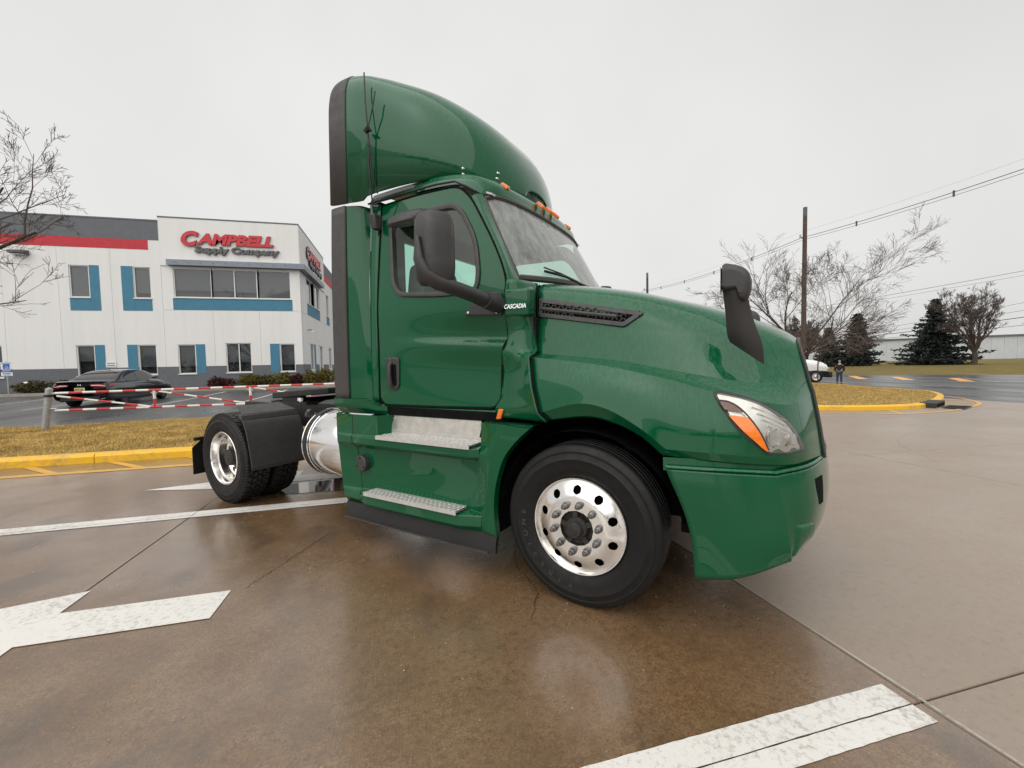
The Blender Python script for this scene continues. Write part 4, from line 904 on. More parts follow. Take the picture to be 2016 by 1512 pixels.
# ------------------------------------------------------------------ the lot, the road and the land around
def gz(x): return -0.02*min(27.0, max(0.0, x-3.0))
def concrete(dry=False):
    m, nt, b = newmat('drier_concrete' if dry else 'wet_concrete')
    v = coords(nt); fine = noise(nt, v, 85, 10, 0.8); mid = noise(nt, v, 3.2, 6, 0.6)
    big = noise(nt, coords(nt, (0.5, 1.0, 1)), 0.45, 5, 0.6)
    vo = N(nt, 'TexVoronoi'); vo.inputs['Scale'].default_value = 55; nt.links.new(v, vo.inputs['Vector'])
    peb = ramp(nt, vo.outputs['Distance'], [(0.06, 1.0), (0.14, 0.0)])
    spk = math_(nt, 'MULTIPLY', peb, ramp(nt, noise(nt, v, 23, 2), [(0.56, 0.0), (0.62, 1.0)]))
    c = ramp(nt, mid, [(0.25, (0.135, 0.070, 0.022)), (0.5, (0.222, 0.118, 0.044)), (0.75, (0.275, 0.168, 0.075))])
    c = mixc(nt, math_(nt, 'MULTIPLY', ramp(nt, fine, [(0.38, 1.0), (0.58, 0.0)]), 0.9), c, (0.050, 0.028, 0.012))
    c = mixc(nt, math_(nt, 'MULTIPLY', ramp(nt, big, [(0.42, 0.0), (0.68, 1.0)]), 0.5), c, (0.25, 0.175, 0.118))
    c = mixc(nt, math_(nt, 'MULTIPLY', spk, 0.9), c, (0.58, 0.47, 0.34))
    if dry: c = mixc(nt, 0.66, c, (0.36, 0.305, 0.255))
    grain = noise(nt, v, 24, 6, 0.7)
    c = mixc(nt, math_(nt, 'MULTIPLY', ramp(nt, grain, [(0.36, 1.0), (0.50, 0.0)]), .16 if dry else 0.55), c, (0.085, 0.048, 0.020))
    c = mixc(nt, math_(nt, 'MULTIPLY', ramp(nt, grain, [(0.56, 0.0), (0.70, 1.0)]), .08 if dry else 0.30), c, (0.33, 0.23, 0.13))
    # oil drips and tyre scuffs
    oil = ramp(nt, noise(nt, coords(nt, (1.2, 0.8, 1)), 1.15, 4, 0.5), [(0.66, 0.0), (0.8, 0.3)] if dry else [(0.53, 0.0), (0.68, 0.85)])
    c = mixc(nt, oil, c, (0.060, 0.038, 0.020))
    nt.links.new(c, b.inputs['Base Color'])
    # rain film: pooled where the slab is low
    film = ramp(nt, math_(nt, 'ADD', math_(nt, 'MULTIPLY', big, 0.72), math_(nt, 'MULTIPLY', noise(nt, v, 1.9, 5, .6), 0.28)), [(0.42, 0.0), (0.60, 1.0)])
    rgh = mixc(nt, film, (.50, .50, .50) if dry else (0.34, 0.34, 0.34), (.36, .36, .36) if dry else (0.20, 0.20, 0.20))
    rgh = mixc(nt, ramp(nt, fine, [(0.3, 0.0), (0.8, 0.35)]), rgh, (0.42, 0.42, 0.42))
    nt.links.new(rgh, b.inputs['Roughness'])
    # broom finish along y
    br = noise(nt, coords(nt, (1, 0.02, 1)), 130, 3, 0.6)
    n1 = bump(nt, None, br, 0.30, 0.004); n2 = bump(nt, None, fine, 0.28, 0.006, n1)
    n3 = bump(nt, b, mid, 0.12, 0.02, n2)
    b.inputs['Specular IOR Level'].default_value = 0.5 if dry else 1.0
    nt.links.new(math_(nt, 'ADD', math_(nt, 'MULTIPLY', film, 0.15 if dry else 0.5), 0.05 if dry else 0.5), b.inputs['Coat Weight']); b.inputs['Coat Roughness'].default_value = 0.25 if dry else 0.20; b.inputs['Coat IOR'].default_value = 1.45 if dry else 1.7
    return m
M['concrete'] = concrete(); M['drycon'] = concrete(True)
def asphalt(name='asphalt', c0=(0.040, 0.041, 0.045), c1=(0.085, 0.085, 0.088)):
    m, nt, b = newmat(name); v = coords(nt)
    c = ramp(nt, noise(nt, coords(nt, (1, .15, 1)), 0.8, 6, .65), [(0.3, c0), (0.7, c1)])
    c = mixc(nt, ramp(nt, noise(nt, v, 60, 3), [(0.5, 0.0), (0.8, .5)]), c, (0.14, 0.14, 0.14)); nt.links.new(c, b.inputs['Base Color'])
    nt.links.new(ramp(nt, noise(nt, coords(nt, (1, .2, 1)), 0.5, 4), [(0.35, 0.22), (0.7, 0.55)]), b.inputs['Roughness']); bump(nt, b, noise(nt, v, 90, 3), 0.25, 0.005); return m
M['asphalt'] = asphalt(); M['soil'] = plain('mulch', (0.075, 0.05, 0.035), .95, var=.4, scale=14, bstr=.5, bscale=40)
def turf(name, c0=(.13, .085, .03), c1=(.50, .34, .115)):
    m, nt, b = newmat(name); v = coords(nt)
    c = ramp(nt, noise(nt, v, 7, 8, .7), [(0.3, c0), (0.5, tuple((a+e)/2 for a, e in zip(c0, c1))), (0.72, c1)])
    c = mixc(nt, ramp(nt, noise(nt, v, 0.6, 4), [(0.5, 0.0), (0.75, .35)]), c, (.30, .24, .085)); nt.links.new(c, b.inputs['Base Color'])
    b.inputs['Roughness'].default_value = .95; b.inputs['Specular IOR Level'].default_value = .1; bump(nt, b, noise(nt, v, 45, 5, .7), .8, .03); return m
M['turf'] = turf('dry_turf'); M['blade'] = plain('dry_grass_blade', (.52, .36, .125), .9, var=.5, scale=3.0, spec=.15)
def worn(name, col, under, amt=.35, scale=14, rough=.5):
    m, nt, b = newmat(name); v = coords(nt)
    w = ramp(nt, math_(nt, 'ADD', math_(nt, 'MULTIPLY', noise(nt, v, scale, 8, .75), .7), math_(nt, 'MULTIPLY', noise(nt, v, 2.0, 3), .3)), [(0.50, 0.0), (0.66, amt)])
    nt.links.new(mixc(nt, w, col, under), b.inputs['Base Color']); nt.links.new(ramp(nt, noise(nt, v, 5, 4), [(.3, rough*.6), (.7, rough)]), b.inputs['Roughness'])
    bump(nt, b, noise(nt, v, 70, 4), .25, .004); return m
M['wpaint'] = worn('white_road_paint', (.72, .70, .66), (.22, .18, .14), .75, 30)
M['ypaint'] = worn('yellow_road_paint', (.66, .36, .06), (.22, .17, .12), .5, 16)
M['kerby'] = worn('yellow_kerb_paint', (.82, .46, .012), (.30, .22, .12), .7, 12, .5)
M['opaint'] = worn('orange_road_paint', (.80, .38, .09), (.3, .2, .12), .35, 6)
# base sheet that reaches the horizon
XS = [-1500, -300, -60, 3, 6, 10, 15, 20, 25, 30, 60, 300, 1500]; YS = [-1500, -300, -60, 0, 60, 300, 1500]
V = [(x, y, gz(x)-.035) for y in YS for x in XS]; F = [(j*13+i, j*13+i+1, (j+1)*13+i+1, (j+1)*13+i) for j in range(6) for i in range(12)]
tag(obj('ground', V, F, 'asphalt', smooth=False), kind='structure')
# concrete apron: slabs with open joints
pv = obj('pavement', [(x, y, gz(x)-.024) for y in (-34.6, 9.3) for x in (-46, -3, 3, 9.8, 20.2)], [(i, i+1, i+6, i+5) for i in range(4)], plain('joint_filler', (.028, .024, .02), .8), smooth=False); tag(pv, kind='structure')
xe = [-46.35, -42.11, -37.87, -33.63, -29.39, -25.15, -20.91, -16.67, -12.43, -8.19, -3.95, .29, 5.05, 9.8, 14.9, 20.2]
ye = [-34.6, -30.9, -27.3, -23.6, -19.9, -16.3, -12.6, -8.9, -5.54, -1.872, 1.80, 5.25, 9.3]
rs = random.Random(3)
for i in range(len(xe)-1):
    for j in range(len(ye)-1):
        if ye[j] > 5 and xe[i] < -1: continue
        big_ = xe[i] >= 0.2
        g = .0035 if not big_ else .0055; x0, x1, y0, y1 = xe[i]+g, xe[i+1]-g, ye[j]+g, ye[j+1]-g
        dz = rs.uniform(-.0015, .0015); e = .004
        P = [(x0, y0, gz(x0)-.022), (x1, y0, gz(x1)-.022), (x1, y1, gz(x1)-.022), (x0, y1, gz(x0)-.022), (x0, y0, gz(x0)-.006+dz), (x1, y0, gz(x1)-.006+dz), (x1, y1, gz(x1)-.006+dz), (x0, y1, gz(x0)-.006+dz), (x0+e, y0+e, gz(x0+e)+dz), (x1-e, y0+e, gz(x1-e)+dz), (x1-e, y1-e, gz(x1-e)+dz), (x0+e, y1-e, gz(x0+e)+dz)]
        obj('concrete_slab', P, [(8, 9, 10, 11), (0, 1, 5, 4), (1, 2, 6, 5), (2, 3, 7, 6), (3, 0, 4, 7), (4, 5, 9, 8), (5, 6, 10, 9), (6, 7, 11, 10), (7, 4, 8, 11)], 'drycon' if big_ else 'concrete', pv, smooth=False)
def sealant():
    V = []; F = []; n = 90
    for k in range(n+1):
        y = -20+28*k/n; w0 = .296+rs.uniform(-.001, .002); w1 = w0+rs.uniform(.006, .016)
        V += [(w0, y, .0018), (w1, y, .0022)]
    F = [(2*k, 2*k+1, 2*k+3, 2*k+2) for k in range(n)]
    obj('joint_sealant', V, F, worn('pale_sealant', (.42, .38, .33), (.08, .07, .06), .8, 30), pv, smooth=False)
sealant()
def flat(name, poly, mat, z=.005, parent=None, zf=None):
    return obj(name, [(x, y, (zf(x, y) if zf else gz(x))+z) for x, y in poly], [tuple(range(len(poly)))], mat, parent, smooth=False)
def rough_rect(name, x0, x1, y0, y1, mat, parent, z=.0030, amp=.0014, step=.04):
    """painted bar with slightly uneven edges, split where it crosses a slab joint"""
    cuts = [x0]+[c for c in xe if x0 < c < x1]+[x1]; ycut = [y0]+[c for c in ye if y0 < c < y1]+[y1]
    for a, b_ in zip(cuts[:-1], cuts[1:]):
        for c, d in zip(ycut[:-1], ycut[1:]):
            a2 = a+(0.003 if a > x0 else 0); b2 = b_-(0.003 if b_ < x1 else 0); c2 = c+(0.003 if c > y0 else 0); d2 = d-(0.003 if d < y1 else 0)
            n = max(2, int((b2-a2)/step)); V = []
            for k in range(n+1):
                x = a2+(b2-a2)*k/n; V += [(x, c2+rs.uniform(-amp, amp), gz(x)+z), (x, d2+rs.uniform(-amp, amp), gz(x)+z)]
            obj(name, V, [(2*k, 2*k+2, 2*k+3, 2*k+1) for k in range(n)], mat, parent, smooth=False)
rough_rect('painted_line', -26, .20, 1.735, 1.93, 'wpaint', pv)
rough_rect('painted_line', -26, .235, -1.965, -1.755, 'wpaint', pv)
def arrow(xa, yc, pv):
    for part in ([(xa, yc), (xa+1.73, yc-.435), (xa+1.73, yc+.435)], [(xa+1.73, yc-.163), (xa+2.665, yc-.163), (xa+2.665, yc+.163), (xa+1.73, yc+.163)]):
        # clip at the joint by simply leaving it bridged: paint sits 5 mm up
        flat('painted_arrow', part, 'wpaint', .0030 if len(part) == 3 else .0034, pv)
arrow(-5.65, -.133, pv); arrow(-4.98, 3.03, pv)
rough_rect('painted_line', -30, .5, 4.40, 4.55, 'ypaint', pv, amp=.006)
for k in range(-14, 6):
    x = -7.68+1.10*k; flat('painted_tick', [(x, 5.18), (x+.70, 4.552), (x+.86, 4.552), (x+.16, 5.18)], 'ypaint', .0034, pv)
# hairline cracks, rain puddles and grit on the slabs
def crack(pts, seed):
    r_ = random.Random(seed); V = []; s = spline([(x, y, 0) for x, y in pts], 8)
    for i, p in enumerate(s):
        w = r_.uniform(.0012, .0035); dx, dy = r_.uniform(-.008, .008), r_.uniform(-.008, .008); V += [(p[0]+dx-w, p[1]+dy, .0028), (p[0]+dx+w, p[1]+dy, .0028)]
    obj('slab_crack', V, [(2*k, 2*k+1, 2*k+3, 2*k+2) for k in range(len(s)-1)], plain('crack_shadow', (.03, .02, .012), .9), pv, smooth=False)
crack([(-1.15, -.85), (-1.02, -.55), (-1.06, -.2), (-.98, .15)], 1); crack([(-2.9, .05), (-2.75, .35), (-2.5, .9)], 2); crack([(5.3, 1.0), (6.4, 2.2), (8.0, 2.9), (9.5, 3.6)], 4); crack([(6.0, -2.0), (7.2, -.6), (9.6, .4)], 5)
M['puddle'] = plain('rain_puddle', (.085, .062, .044), .03, var=.2, scale=3, coat=1.0, spec=.8)
def puddle(cx_, cy_, rx, ry, seed):
    r_ = random.Random(seed); n = 60; ph = [r_.uniform(0, 6.28) for _ in range(6)]
    P = []
    for k in range(n):
        t = 2*math.pi*k/n; f = 1+sum(.16/(i+1)*math.sin((i+2)*t+ph[i]) for i in range(6)); P.append((cx_+rx*f*math.cos(t), cy_+ry*f*math.sin(t)))
    o = flat('puddle', P, 'puddle', .0040); tag(o, kind='structure')
puddle(-2.75, 2.55, .55, .33, 1)
def grit():
    n = 1500; P = np.stack([RNG.uniform(-7, 6, n), RNG.uniform(-3.2, 3.0, n), np.full(n, .0035)], 1); s = RNG.uniform(.0018, .0055, n); tris = []
    for p, k in zip(P, s):
        a_ = RNG.uniform(0, 6.28); q = [p+np.array([k*math.cos(a_+i*2.09), k*math.sin(a_+i*2.09), 0]) for i in range(3)]; t_ = p+np.array([0, 0, k*.9]); tris += [q[0], q[1], t_, q[1], q[2], t_, q[2], q[0], t_]
    me = bpy.data.meshes.new('grit'); V = np.array(tris); me.from_pydata(V.tolist(), [], [(3*i, 3*i+1, 3*i+2) for i in range(len(V)//3)]); me.materials.append(plain('pale_grit', (.42, .34, .25), .8, var=.6, scale=40)); o = bpy.data.objects.new('grit', me); COL.objects.link(o); tag(o, 'tiny pale grit scattered over the wet concrete', 'grit', kind='stuff')
grit()
# left kerb and the strip of dry grass
def kerb(name, pts, w, h, mat, closed=False, parent=None, label=None):
    """kerb run as separate stones about 3 m long"""
    return None
m = MB(); prof = [(5.20, -.02), (5.20, .10), (5.225, .145), (5.38, .15), (5.38, -.02)]
kb = empty('kerb', (-8, 5.3, 0)); kb['kind'] = 'structure'
for k in range(10):
    x0 = -26.0+2.75*k+.004; x1 = x0+2.742; m = MB(); m.prism([(a-5.3, b) for a, b in prof], x0+8, x1+8, 'x'); o = m.build('kerb_stone', 'kerby', kb, smooth=False); bevel(o, .008, 2)
NX, NY = 60, 16; V = []
def gs(x, y):
    t = (y-5.38)/5.6; return .135+.085*math.sin(math.pi*min(1, max(0, t)))-.075*t+.012*math.sin(x*1.7+y)+.008*math.sin(x*4.1-y*3)
yb = lambda x: float(np.interp(x, [-30, -12, -10, -8, -4, 2], [10.6, 10.66, 10.7, 11.6, 12.5, 13]))
for j in range(NY+1):
    for i in range(NX+1):
        x = -30+31.5*i/NX; y = 5.385+(yb(x)-5.385)*j/NY; V.append((x, y, gs(x, 5.38+5.6*j/NY) if j else .135))
F = [(j*(NX+1)+i, j*(NX+1)+i+1, (j+1)*(NX+1)+i+1, (j+1)*(NX+1)+i) for j in range(NY) for i in range(NX)]
tag(obj('verge', V, F, 'turf'), kind='structure')
def blades(name, P, h, w, mat, label):
    n = len(P); a = RNG.uniform(0, 2*np.pi, n); hh_ = h*RNG.uniform(.5, 1.3, n); lean = RNG.normal(0, .55, (n, 2))*hh_[:, None]
    V = np.zeros((n, 3, 3)); V[:, 0] = P; V[:, 1] = P; dx = np.cos(a)*w; dy = np.sin(a)*w
    V[:, 0, 0] -= dx; V[:, 0, 1] -= dy; V[:, 1, 0] += dx; V[:, 1, 1] += dy
    V[:, 2] = P; V[:, 2, :2] += lean; V[:, 2, 2] += hh_
    me = bpy.data.meshes.new(name); me.vertices.add(3*n); me.vertices.foreach_set('co', V.ravel()); me.loops.add(3*n); me.loops.foreach_set('vertex_index', np.arange(3*n, dtype=np.int32))
    me.polygons.add(n); me.polygons.foreach_set('loop_start', np.arange(0, 3*n, 3, dtype=np.int32)); me.polygons.foreach_set('loop_total', np.full(n, 3, dtype=np.int32)); me.materials.append(M[mat]); me.update(calc_edges=True)
    o = bpy.data.objects.new(name, me); COL.objects.link(o); return tag(o, label, 'grass', kind='stuff')
n = 110000; gx = -26+27*RNG.random(n)**.8*1.0; gy0 = RNG.random(n)
P = np.stack([gx, 5.39+gy0*5.3, np.array([gs(x, 5.38+5.6*t*.95) for x, t in zip(gx, gy0)])-.004], 1)
blades('grass', P, .045, .006, 'blade', 'short tan winter grass on the strip behind the left yellow kerb')
# ---- car park behind the strip
def az(x, y): return float(np.interp(y, [9, 14, 19, 22, 24.6, 30], [.055, .09, .135, .19, .27, .27]))
ys = [8.6, 11, 14, 16.5, 19, 22, 24.6]; xs = [-60, -30, -12, 1.5, 9]
V = [(x, y, az(x, y) if x < 5 else gz(x)-.03) for y in ys for x in xs]; F = [(j*5+i, j*5+i+1, (j+1)*5+i+1, (j+1)*5+i) for j in range(6) for i in range(4)]
ca = obj('car_park', V, F, 'asphalt'); tag(ca, kind='structure')
for x in (-18.6, -15.45, -11.35, -8.25):
    V = []
    for k in range(9):
        y = 16.4+7.0*k/8; V += [(x-.05, y, az(x, y)+.005), (x+.05, y, az(x, y)+.005)]
    obj('painted_line', V, [(2*k, 2*k+1, 2*k+3, 2*k+2) for k in range(8)], 'wpaint', ca, smooth=False)
m = MB(); m.box(-60, -4.2, 24.6, 24.78, .1, .41); wk = m.build('walkway_kerb', plain('grey_kerb', (.32, .29, .25), .8, bstr=.2), smooth=False); tag(wk, kind='structure')
m = MB(); m.box(-60, -4.2, 24.785, 27.55, .1, .38); bed = m.build('planting_bed', 'soil', smooth=False); tag(bed, kind='structure')
# ---- office building
def stucco():
    m, nt, b = newmat('white_stucco'); v = coords(nt)
    st = noise(nt, coords(nt, (2.2, 2.2, .12)), 1.0, 5, .65); w = ramp(nt, math_(nt, 'ADD', math_(nt, 'MULTIPLY', st, .7), math_(nt, 'MULTIPLY', noise(nt, v, .5, 3), .3)), [(.45, 0.0), (.70, .32)])
    nt.links.new(mixc(nt, w, (.79, .785, .77), (.62, .615, .60)), b.inputs['Base Color']); b.inputs['Roughness'].default_value = .9; b.inputs['Specular IOR Level'].default_value = .2; bump(nt, b, noise(nt, v, 60, 3), .25, .004); return m
M['stucco'] = stucco()
M['bgrey'] = plain('grey_wall_paint', (.125, .135, .15), .7, var=.05, scale=2, bstr=.2, bscale=60)
M['blue'] = plain('blue_wall_paint', (.055, .20, .30), .7, var=.05, scale=2, bstr=.2, bscale=60)
M['bred'] = plain('red_wall_paint', (.50, .03, .042), .65, var=.05, scale=2)
M['wframe'] = plain('white_window_frame', (.74, .74, .73), .4, var=.03)
M['pane'] = glass('office_glass', (.66, .68, .69), 0.0)
M['blind'] = plain('roller_blind', (.36, .36, .355), .9, var=.05); M['room'] = plain('dim_room', (.03, .03, .032), .9)
M['sred'] = plain('sign_red', (.56, .018, .03), .4, var=.04); M['sdark'] = plain('sign_dark', (.035, .033, .035), .5); M['sgrey'] = plain('sign_grey', (.10, .10, .105), .5)
B = empty('office_building', (-8.22, 27.62, .27), 0, 'white two storey office building with grey red and blue bands behind the striped gate', 'building')
BX, BY, BZ = -8.22, 27.62, .27
TOP = 10.80
def bl(p): return (p[0]-BX, p[1]-BY, p[2]-BZ)
def wall(name, a0, a1, z0, z1, holes, face, mat='stucco', t=.30, out=0.0):
    """panel with rectangular openings. face 'f': front (along x), 'r': right side (along y)"""
    A = sorted(set([a0, a1]+[h for q in holes for h in q[:2]])); Z = sorted(set([z0, z1]+[h for q in holes for h in q[2:4]]))
    f = (lambda a, d, z: bl((a, BY-out+d, z))) if face == 'f' else (lambda a, d, z: bl((BX+out-d, a, z)))
    m = MB()
    for i in range(len(A)-1):
        for j in range(len(Z)-1):
            c = ((A[i]+A[i+1])/2, (Z[j]+Z[j+1])/2)
            if any(q[0] < c[0] < q[1] and q[2] < c[1] < q[3] for q in holes): continue
            P = [f(A[i], 0, Z[j]), f(A[i+1], 0, Z[j]), f(A[i+1], 0, Z[j+1]), f(A[i], 0, Z[j+1])]
            m.add(P, [(0, 1, 2, 3) if face == 'f' else (0, 1, 2, 3)])
    for q in holes:
        P = [f(q[0], 0, q[2]), f(q[1], 0, q[2]), f(q[1], 0, q[3]), f(q[0], 0, q[3]), f(q[0], t, q[2]), f(q[1], t, q[2]), f(q[1], t, q[3]), f(q[0], t, q[3])]
        m.add(P, [(0, 4, 5, 1), (1, 5, 6, 2), (2, 6, 7, 3), (3, 7, 4, 0)])
    for (u0, u1, w0, w1) in ((a0, a0, z0, z1), (a1, a1, z0, z1)):
        m.add([f(u0, 0, w0), f(u0, t, w0), f(u0, t, w1), f(u0, 0, w1)], [(0, 1, 2, 3)])
    m.add([f(a0, 0, z1), f(a1, 0, z1), f(a1, t, z1), f(a0, t, z1)], [(0, 1, 2, 3)])
    return m.build(name, mat, B, smooth=False)
def band(name, a0, a1, z0, z1, face, mat, d=.006, o=0.0):
    m = MB()
    if face == 'f': m.box(a0-BX, a1-BX, -d-o, .02-o, z0-BZ, z1-BZ)
    else: m.box(-.02+o, d+o, a0-BY, a1-BY, z0-BZ, z1-BZ)
    return m.build(name, mat, B, smooth=False)
def window(a0, a1, z0, z1, face, mull=(), blind=.66, depth=.10):
    """white frame, glass, blind and the dim room behind"""
    f = (lambda u0, u1, d0, d1, w0, w1: (u0-BX, u1-BX, d0, d1, w0-BZ, w1-BZ)) if face == 'f' else (lambda u0, u1, d0, d1, w0, w1: (-d1, -d0, u0-BY, u1-BY, w0-BZ, w1-BZ))
    e = .055; m = MB()
    for q in ((a0, a1, depth-.05, depth+.03, z0, z0+e), (a0, a1, depth-.05, depth+.03, z1-e, z1), (a0, a0+e, depth-.05, depth+.03, z0+e, z1-e), (a1-e, a1, depth-.05, depth+.03, z0+e, z1-e)): m.box(*f(*q))
    for c in mull: m.box(*f(c-e/2, c+e/2, depth-.049, depth+.03, z0+e, z1-e))
    w = m.build('window', 'wframe', B, smooth=False)
    m = MB(); m.box(*f(a0-.04, a1+.04, -.06, depth-.05, z0-.05, z0)); m.build('sill', 'wframe', w, smooth=False)
    cs = [a0]+list(mull)+[a1]
    for c0, c1 in zip(cs[:-1], cs[1:]):
        m = MB(); m.box(*f(c0+e*.5, c1-e*.5, depth, depth+.006, z0+e*.5, z1-e*.5)); m.build('pane', 'pane', w, smooth=False)
        bb = blind if not isinstance(blind, (list, tuple)) else blind[cs.index(c0)]
        if bb > 0: m = MB(); m.box(*f(c0+e, c1-e, depth+.05, depth+.055, z1-e-(z1-z0)*bb, z1-e)); m.build('blind', 'blind', w, smooth=False)
    m = MB(); m.box(*f(a0-.2, a1+.2, 1.3, 1.35, z0-.3, z1+.2)); m.build('room_wall', 'room', w, smooth=False)
    return w
G_ = .012
joints = [-41.9, -39.3, -36.7, -34.1, -31.5, -28.95, -26.35, -23.76, -21.15, -18.57, -16.0, -13.32, -10.70, -8.22]
WIN = []      # x0,x1,z0,z1,mullions,blind
for x0, x1 in ((-20.63, -19.65), (-17.44, -16.56), (-25.85, -24.85), (-30.9, -29.9)): WIN.append((x0, x1, 5.90, 7.78, (), 1.0 if x0 < -19 else .80))
WIN.append((-15.38, -8.79, 5.99, 7.80, (-13.36, -12.06, -10.78), (.72, .72, .75, 1.0)))
for x0, x1 in ((-20.52, -19.62), (-17.43, -16.48), (-15.35, -14.39), (-9.59, -8.69), (-25.0, -23.98), (-30.6, -29.7)): WIN.append((x0, x1, 1.24, 3.07, (), .5 if x0 < -19 else .72))
WIN.append((-12.72, -11.27, 1.25, 3.14, (-11.99,), .62))
for a, b_ in zip(joints[:-1], joints[1:]):
    tw = a > -16.1
    if tw: zz = [(.27, 5.20), (5.212, TOP-2.905)]
    else: zz = [(.27, 10.55)]
    for z0, z1 in zz:
        hs_ = [(max(w[0], a+G_/2), min(w[1], b_-G_/2), w[2], w[3]) for w in WIN if w[0] < b_ and w[1] > a and w[2] > z0-.01 and w[3] < z1+.01]
        wall('wall_panel', a+G_/2, b_-G_/2, z0, z1, hs_, 'f')
m = MB(); m.box(-41.9-BX, -.31, .31, .33, 0, 10.2); m.box(-.33, -.31, .31, 22.4, 0, 10.2); m.build('joint_backing', 'sgrey', B, smooth=False)
wall('parapet_panel', -16.0, -8.22, 7.907, TOP, [], 'f', out=.05)
for w in WIN: window(*w[:4], 'f', w[4], w[5])
band('roof_band', -41.9, -16.012, 9.42, 10.56, 'f', 'bgrey', .012)
for k, xj in enumerate(joints[1:9]): pass
band('red_band', -41.9, -16.60, 8.83, 9.415, 'f', 'bred', .012)
segs = [-41.9]+sorted([c for w in WIN if w[2] < 1.5 for c in w[:2]])+[-8.22]
for a, b_ in zip(segs[0::2], segs[1::2]): band('base_band', a, b_, .27, 1.70, 'f', 'bgrey', .008)
for w in WIN:
    if w[2] < 1.5: band('base_band', w[0], w[1], .27, w[2]-.052, 'f', 'bgrey', .008)
# blue panels beside and under the windows
band('blue_panel', -19.63, -19.14, 5.12, 7.80, 'f', 'blue', .014); band('blue_panel', -20.64, -19.64, 5.12, 5.84, 'f', 'blue', .014)
band('blue_panel', -18.05, -17.46, 5.14, 7.81, 'f', 'blue', .014); band('blue_panel', -17.45, -16.54, 5.14, 5.84, 'f', 'blue', .014)
band('blue_panel', -15.45, -8.72, 5.225, 5.93, 'f', 'blue', .014)
for a, b_ in ((-19.60, -19.10), (-17.98, -17.45), (-14.37, -13.86), (-10.17, -9.61)): band('blue_panel', a, b_, 1.24, 3.08, 'f', 'blue', .016)
m = MB(); m.box(-16.02-BX, .06, -.06, .34, TOP-BZ, TOP-BZ+.09); m.box(-.34, .06, .34, 9.0, TOP-BZ+.0005, TOP-BZ+.0905); m.box(-41.9-BX, -16.02-BX, -.03, .33, 10.57-BZ, 10.65-BZ); m.build('coping', 'bgrey', B, smooth=False)
m = MB(); m.box(-41.9-BX, -.32, .32, 22.3, 9.9-BZ, 9.95-BZ); m.build('roof', 'bgrey', B, smooth=False)
# canopy over the long window, round the corner
m = MB(); m.box(-15.55-BX, .38, -.36, -.052, 7.91-BZ, 8.24-BZ); m.box(.052, .38, -.052, 6.9, 7.912-BZ, 8.242-BZ); cn = m.build('canopy', plain('canopy_grey', (.22, .25, .29), .5), B, smooth=False)
for k in range(11):
    m = MB(); x = -15.1-BX+.68*k; m.box(x, x+.04, -.375, -.36, 8.06-BZ, 8.10-BZ); m.build('canopy_bolt', 'sdark', cn, smooth=False)
# right side
RW = [(29.6, 34.3, 6.05, 7.85, (31.2, 32.7), 0), (37.4, 38.9, 6.0, 7.9, (), .6), (41.3, 42.8, 6.0, 7.9, (), .6), (30.0, 31.4, 1.30, 3.2, (), .5), (33.2, 35.0, 1.30, 3.2, (), .5), (37.7, 39.4, 1.30, 3.2, (), .5), (42.0, 43.5, 1.30, 3.2, (), .5)]
rj = [27.62+.31, 32.1, 36.3, 40.5, 44.7, 49.9]
for a, b_ in zip(rj[:-1], rj[1:]):
    for z0, z1 in ((.27, 5.2), (5.212, 7.895 if a < 36 else 10.5)):
        hs_ = [(max(w[0], a+G_/2), min(w[1], b_-G_/2), w[2], w[3]) for w in RW if w[0] < b_ and w[1] > a and w[2] > z0-.01 and w[3] < z1+.01]
        wall('wall_panel', a+G_/2, b_-G_/2, z0, z1, hs_, 'r')
wall('parapet_panel', 27.58, 36.6, 7.907, TOP, [], 'r', out=.05)
for w in RW: window(*w[:4], 'r', w[4], w[5])
band('base_band', 27.62, 29.98, .27, 1.71, 'r', 'bgrey', .008)
for a, b_ in ((31.42, 33.18), (35.02, 37.68), (39.42, 41.98), (43.52, 49.9)): band('base_band', a, b_, .27, 1.71, 'r', 'bgrey', .008)
band('blue_panel', 29.6, 34.3, 5.23, 5.98, 'r', 'blue', .014); band('blue_panel', 37.4, 38.9, 5.25, 5.93, 'r', 'blue', .014); band('blue_panel', 31.42, 32.0, 1.3, 3.2, 'r', 'blue', .016)
band('roof_band', 36.62, 49.9, 9.55, 10.52, 'r', 'bgrey', .012); band('red_band', 36.9, 49.9, 8.95, 9.545, 'r', 'bred', .012)
def wall_lamp(p, rz, big, label):
    r = empty('wall_lamp', p, rz, label, 'lamp')
    m = MB()
    if big: m.hexa([(-.38, -.38, -.10), (.38, -.38, -.10), (.38, 0, -.16), (-.38, 0, -.16), (-.38, -.38, .03), (.38, -.38, .03), (.38, 0, .10), (-.38, 0, .10)])
    else: m.tube([(0, 0, .06), (0, -.18, .10), (0, -.30, .0)], .03, 8)
    m.build('lamp_housing', 'sgrey', r, smooth=not big)
    m = MB(); m.box(-.30, .30, -.34, -.05, -.175, -.162) if big else m.lathe([(.04, 0), (.10, -.10), (.09, -.11), (.001, -.11)], 12, 'z', (0, -.30, .02)); m.build('lamp_lens', 'wframe', r, smooth=False)
wall_lamp((-22.78, 27.62, 8.42), 0, True, 'grey box shaped wall lamp under the red band of the office')
wall_lamp((-8.22, 29.4, 4.05), R_(90), False, 'small hooded wall lamp on the side wall of the office')
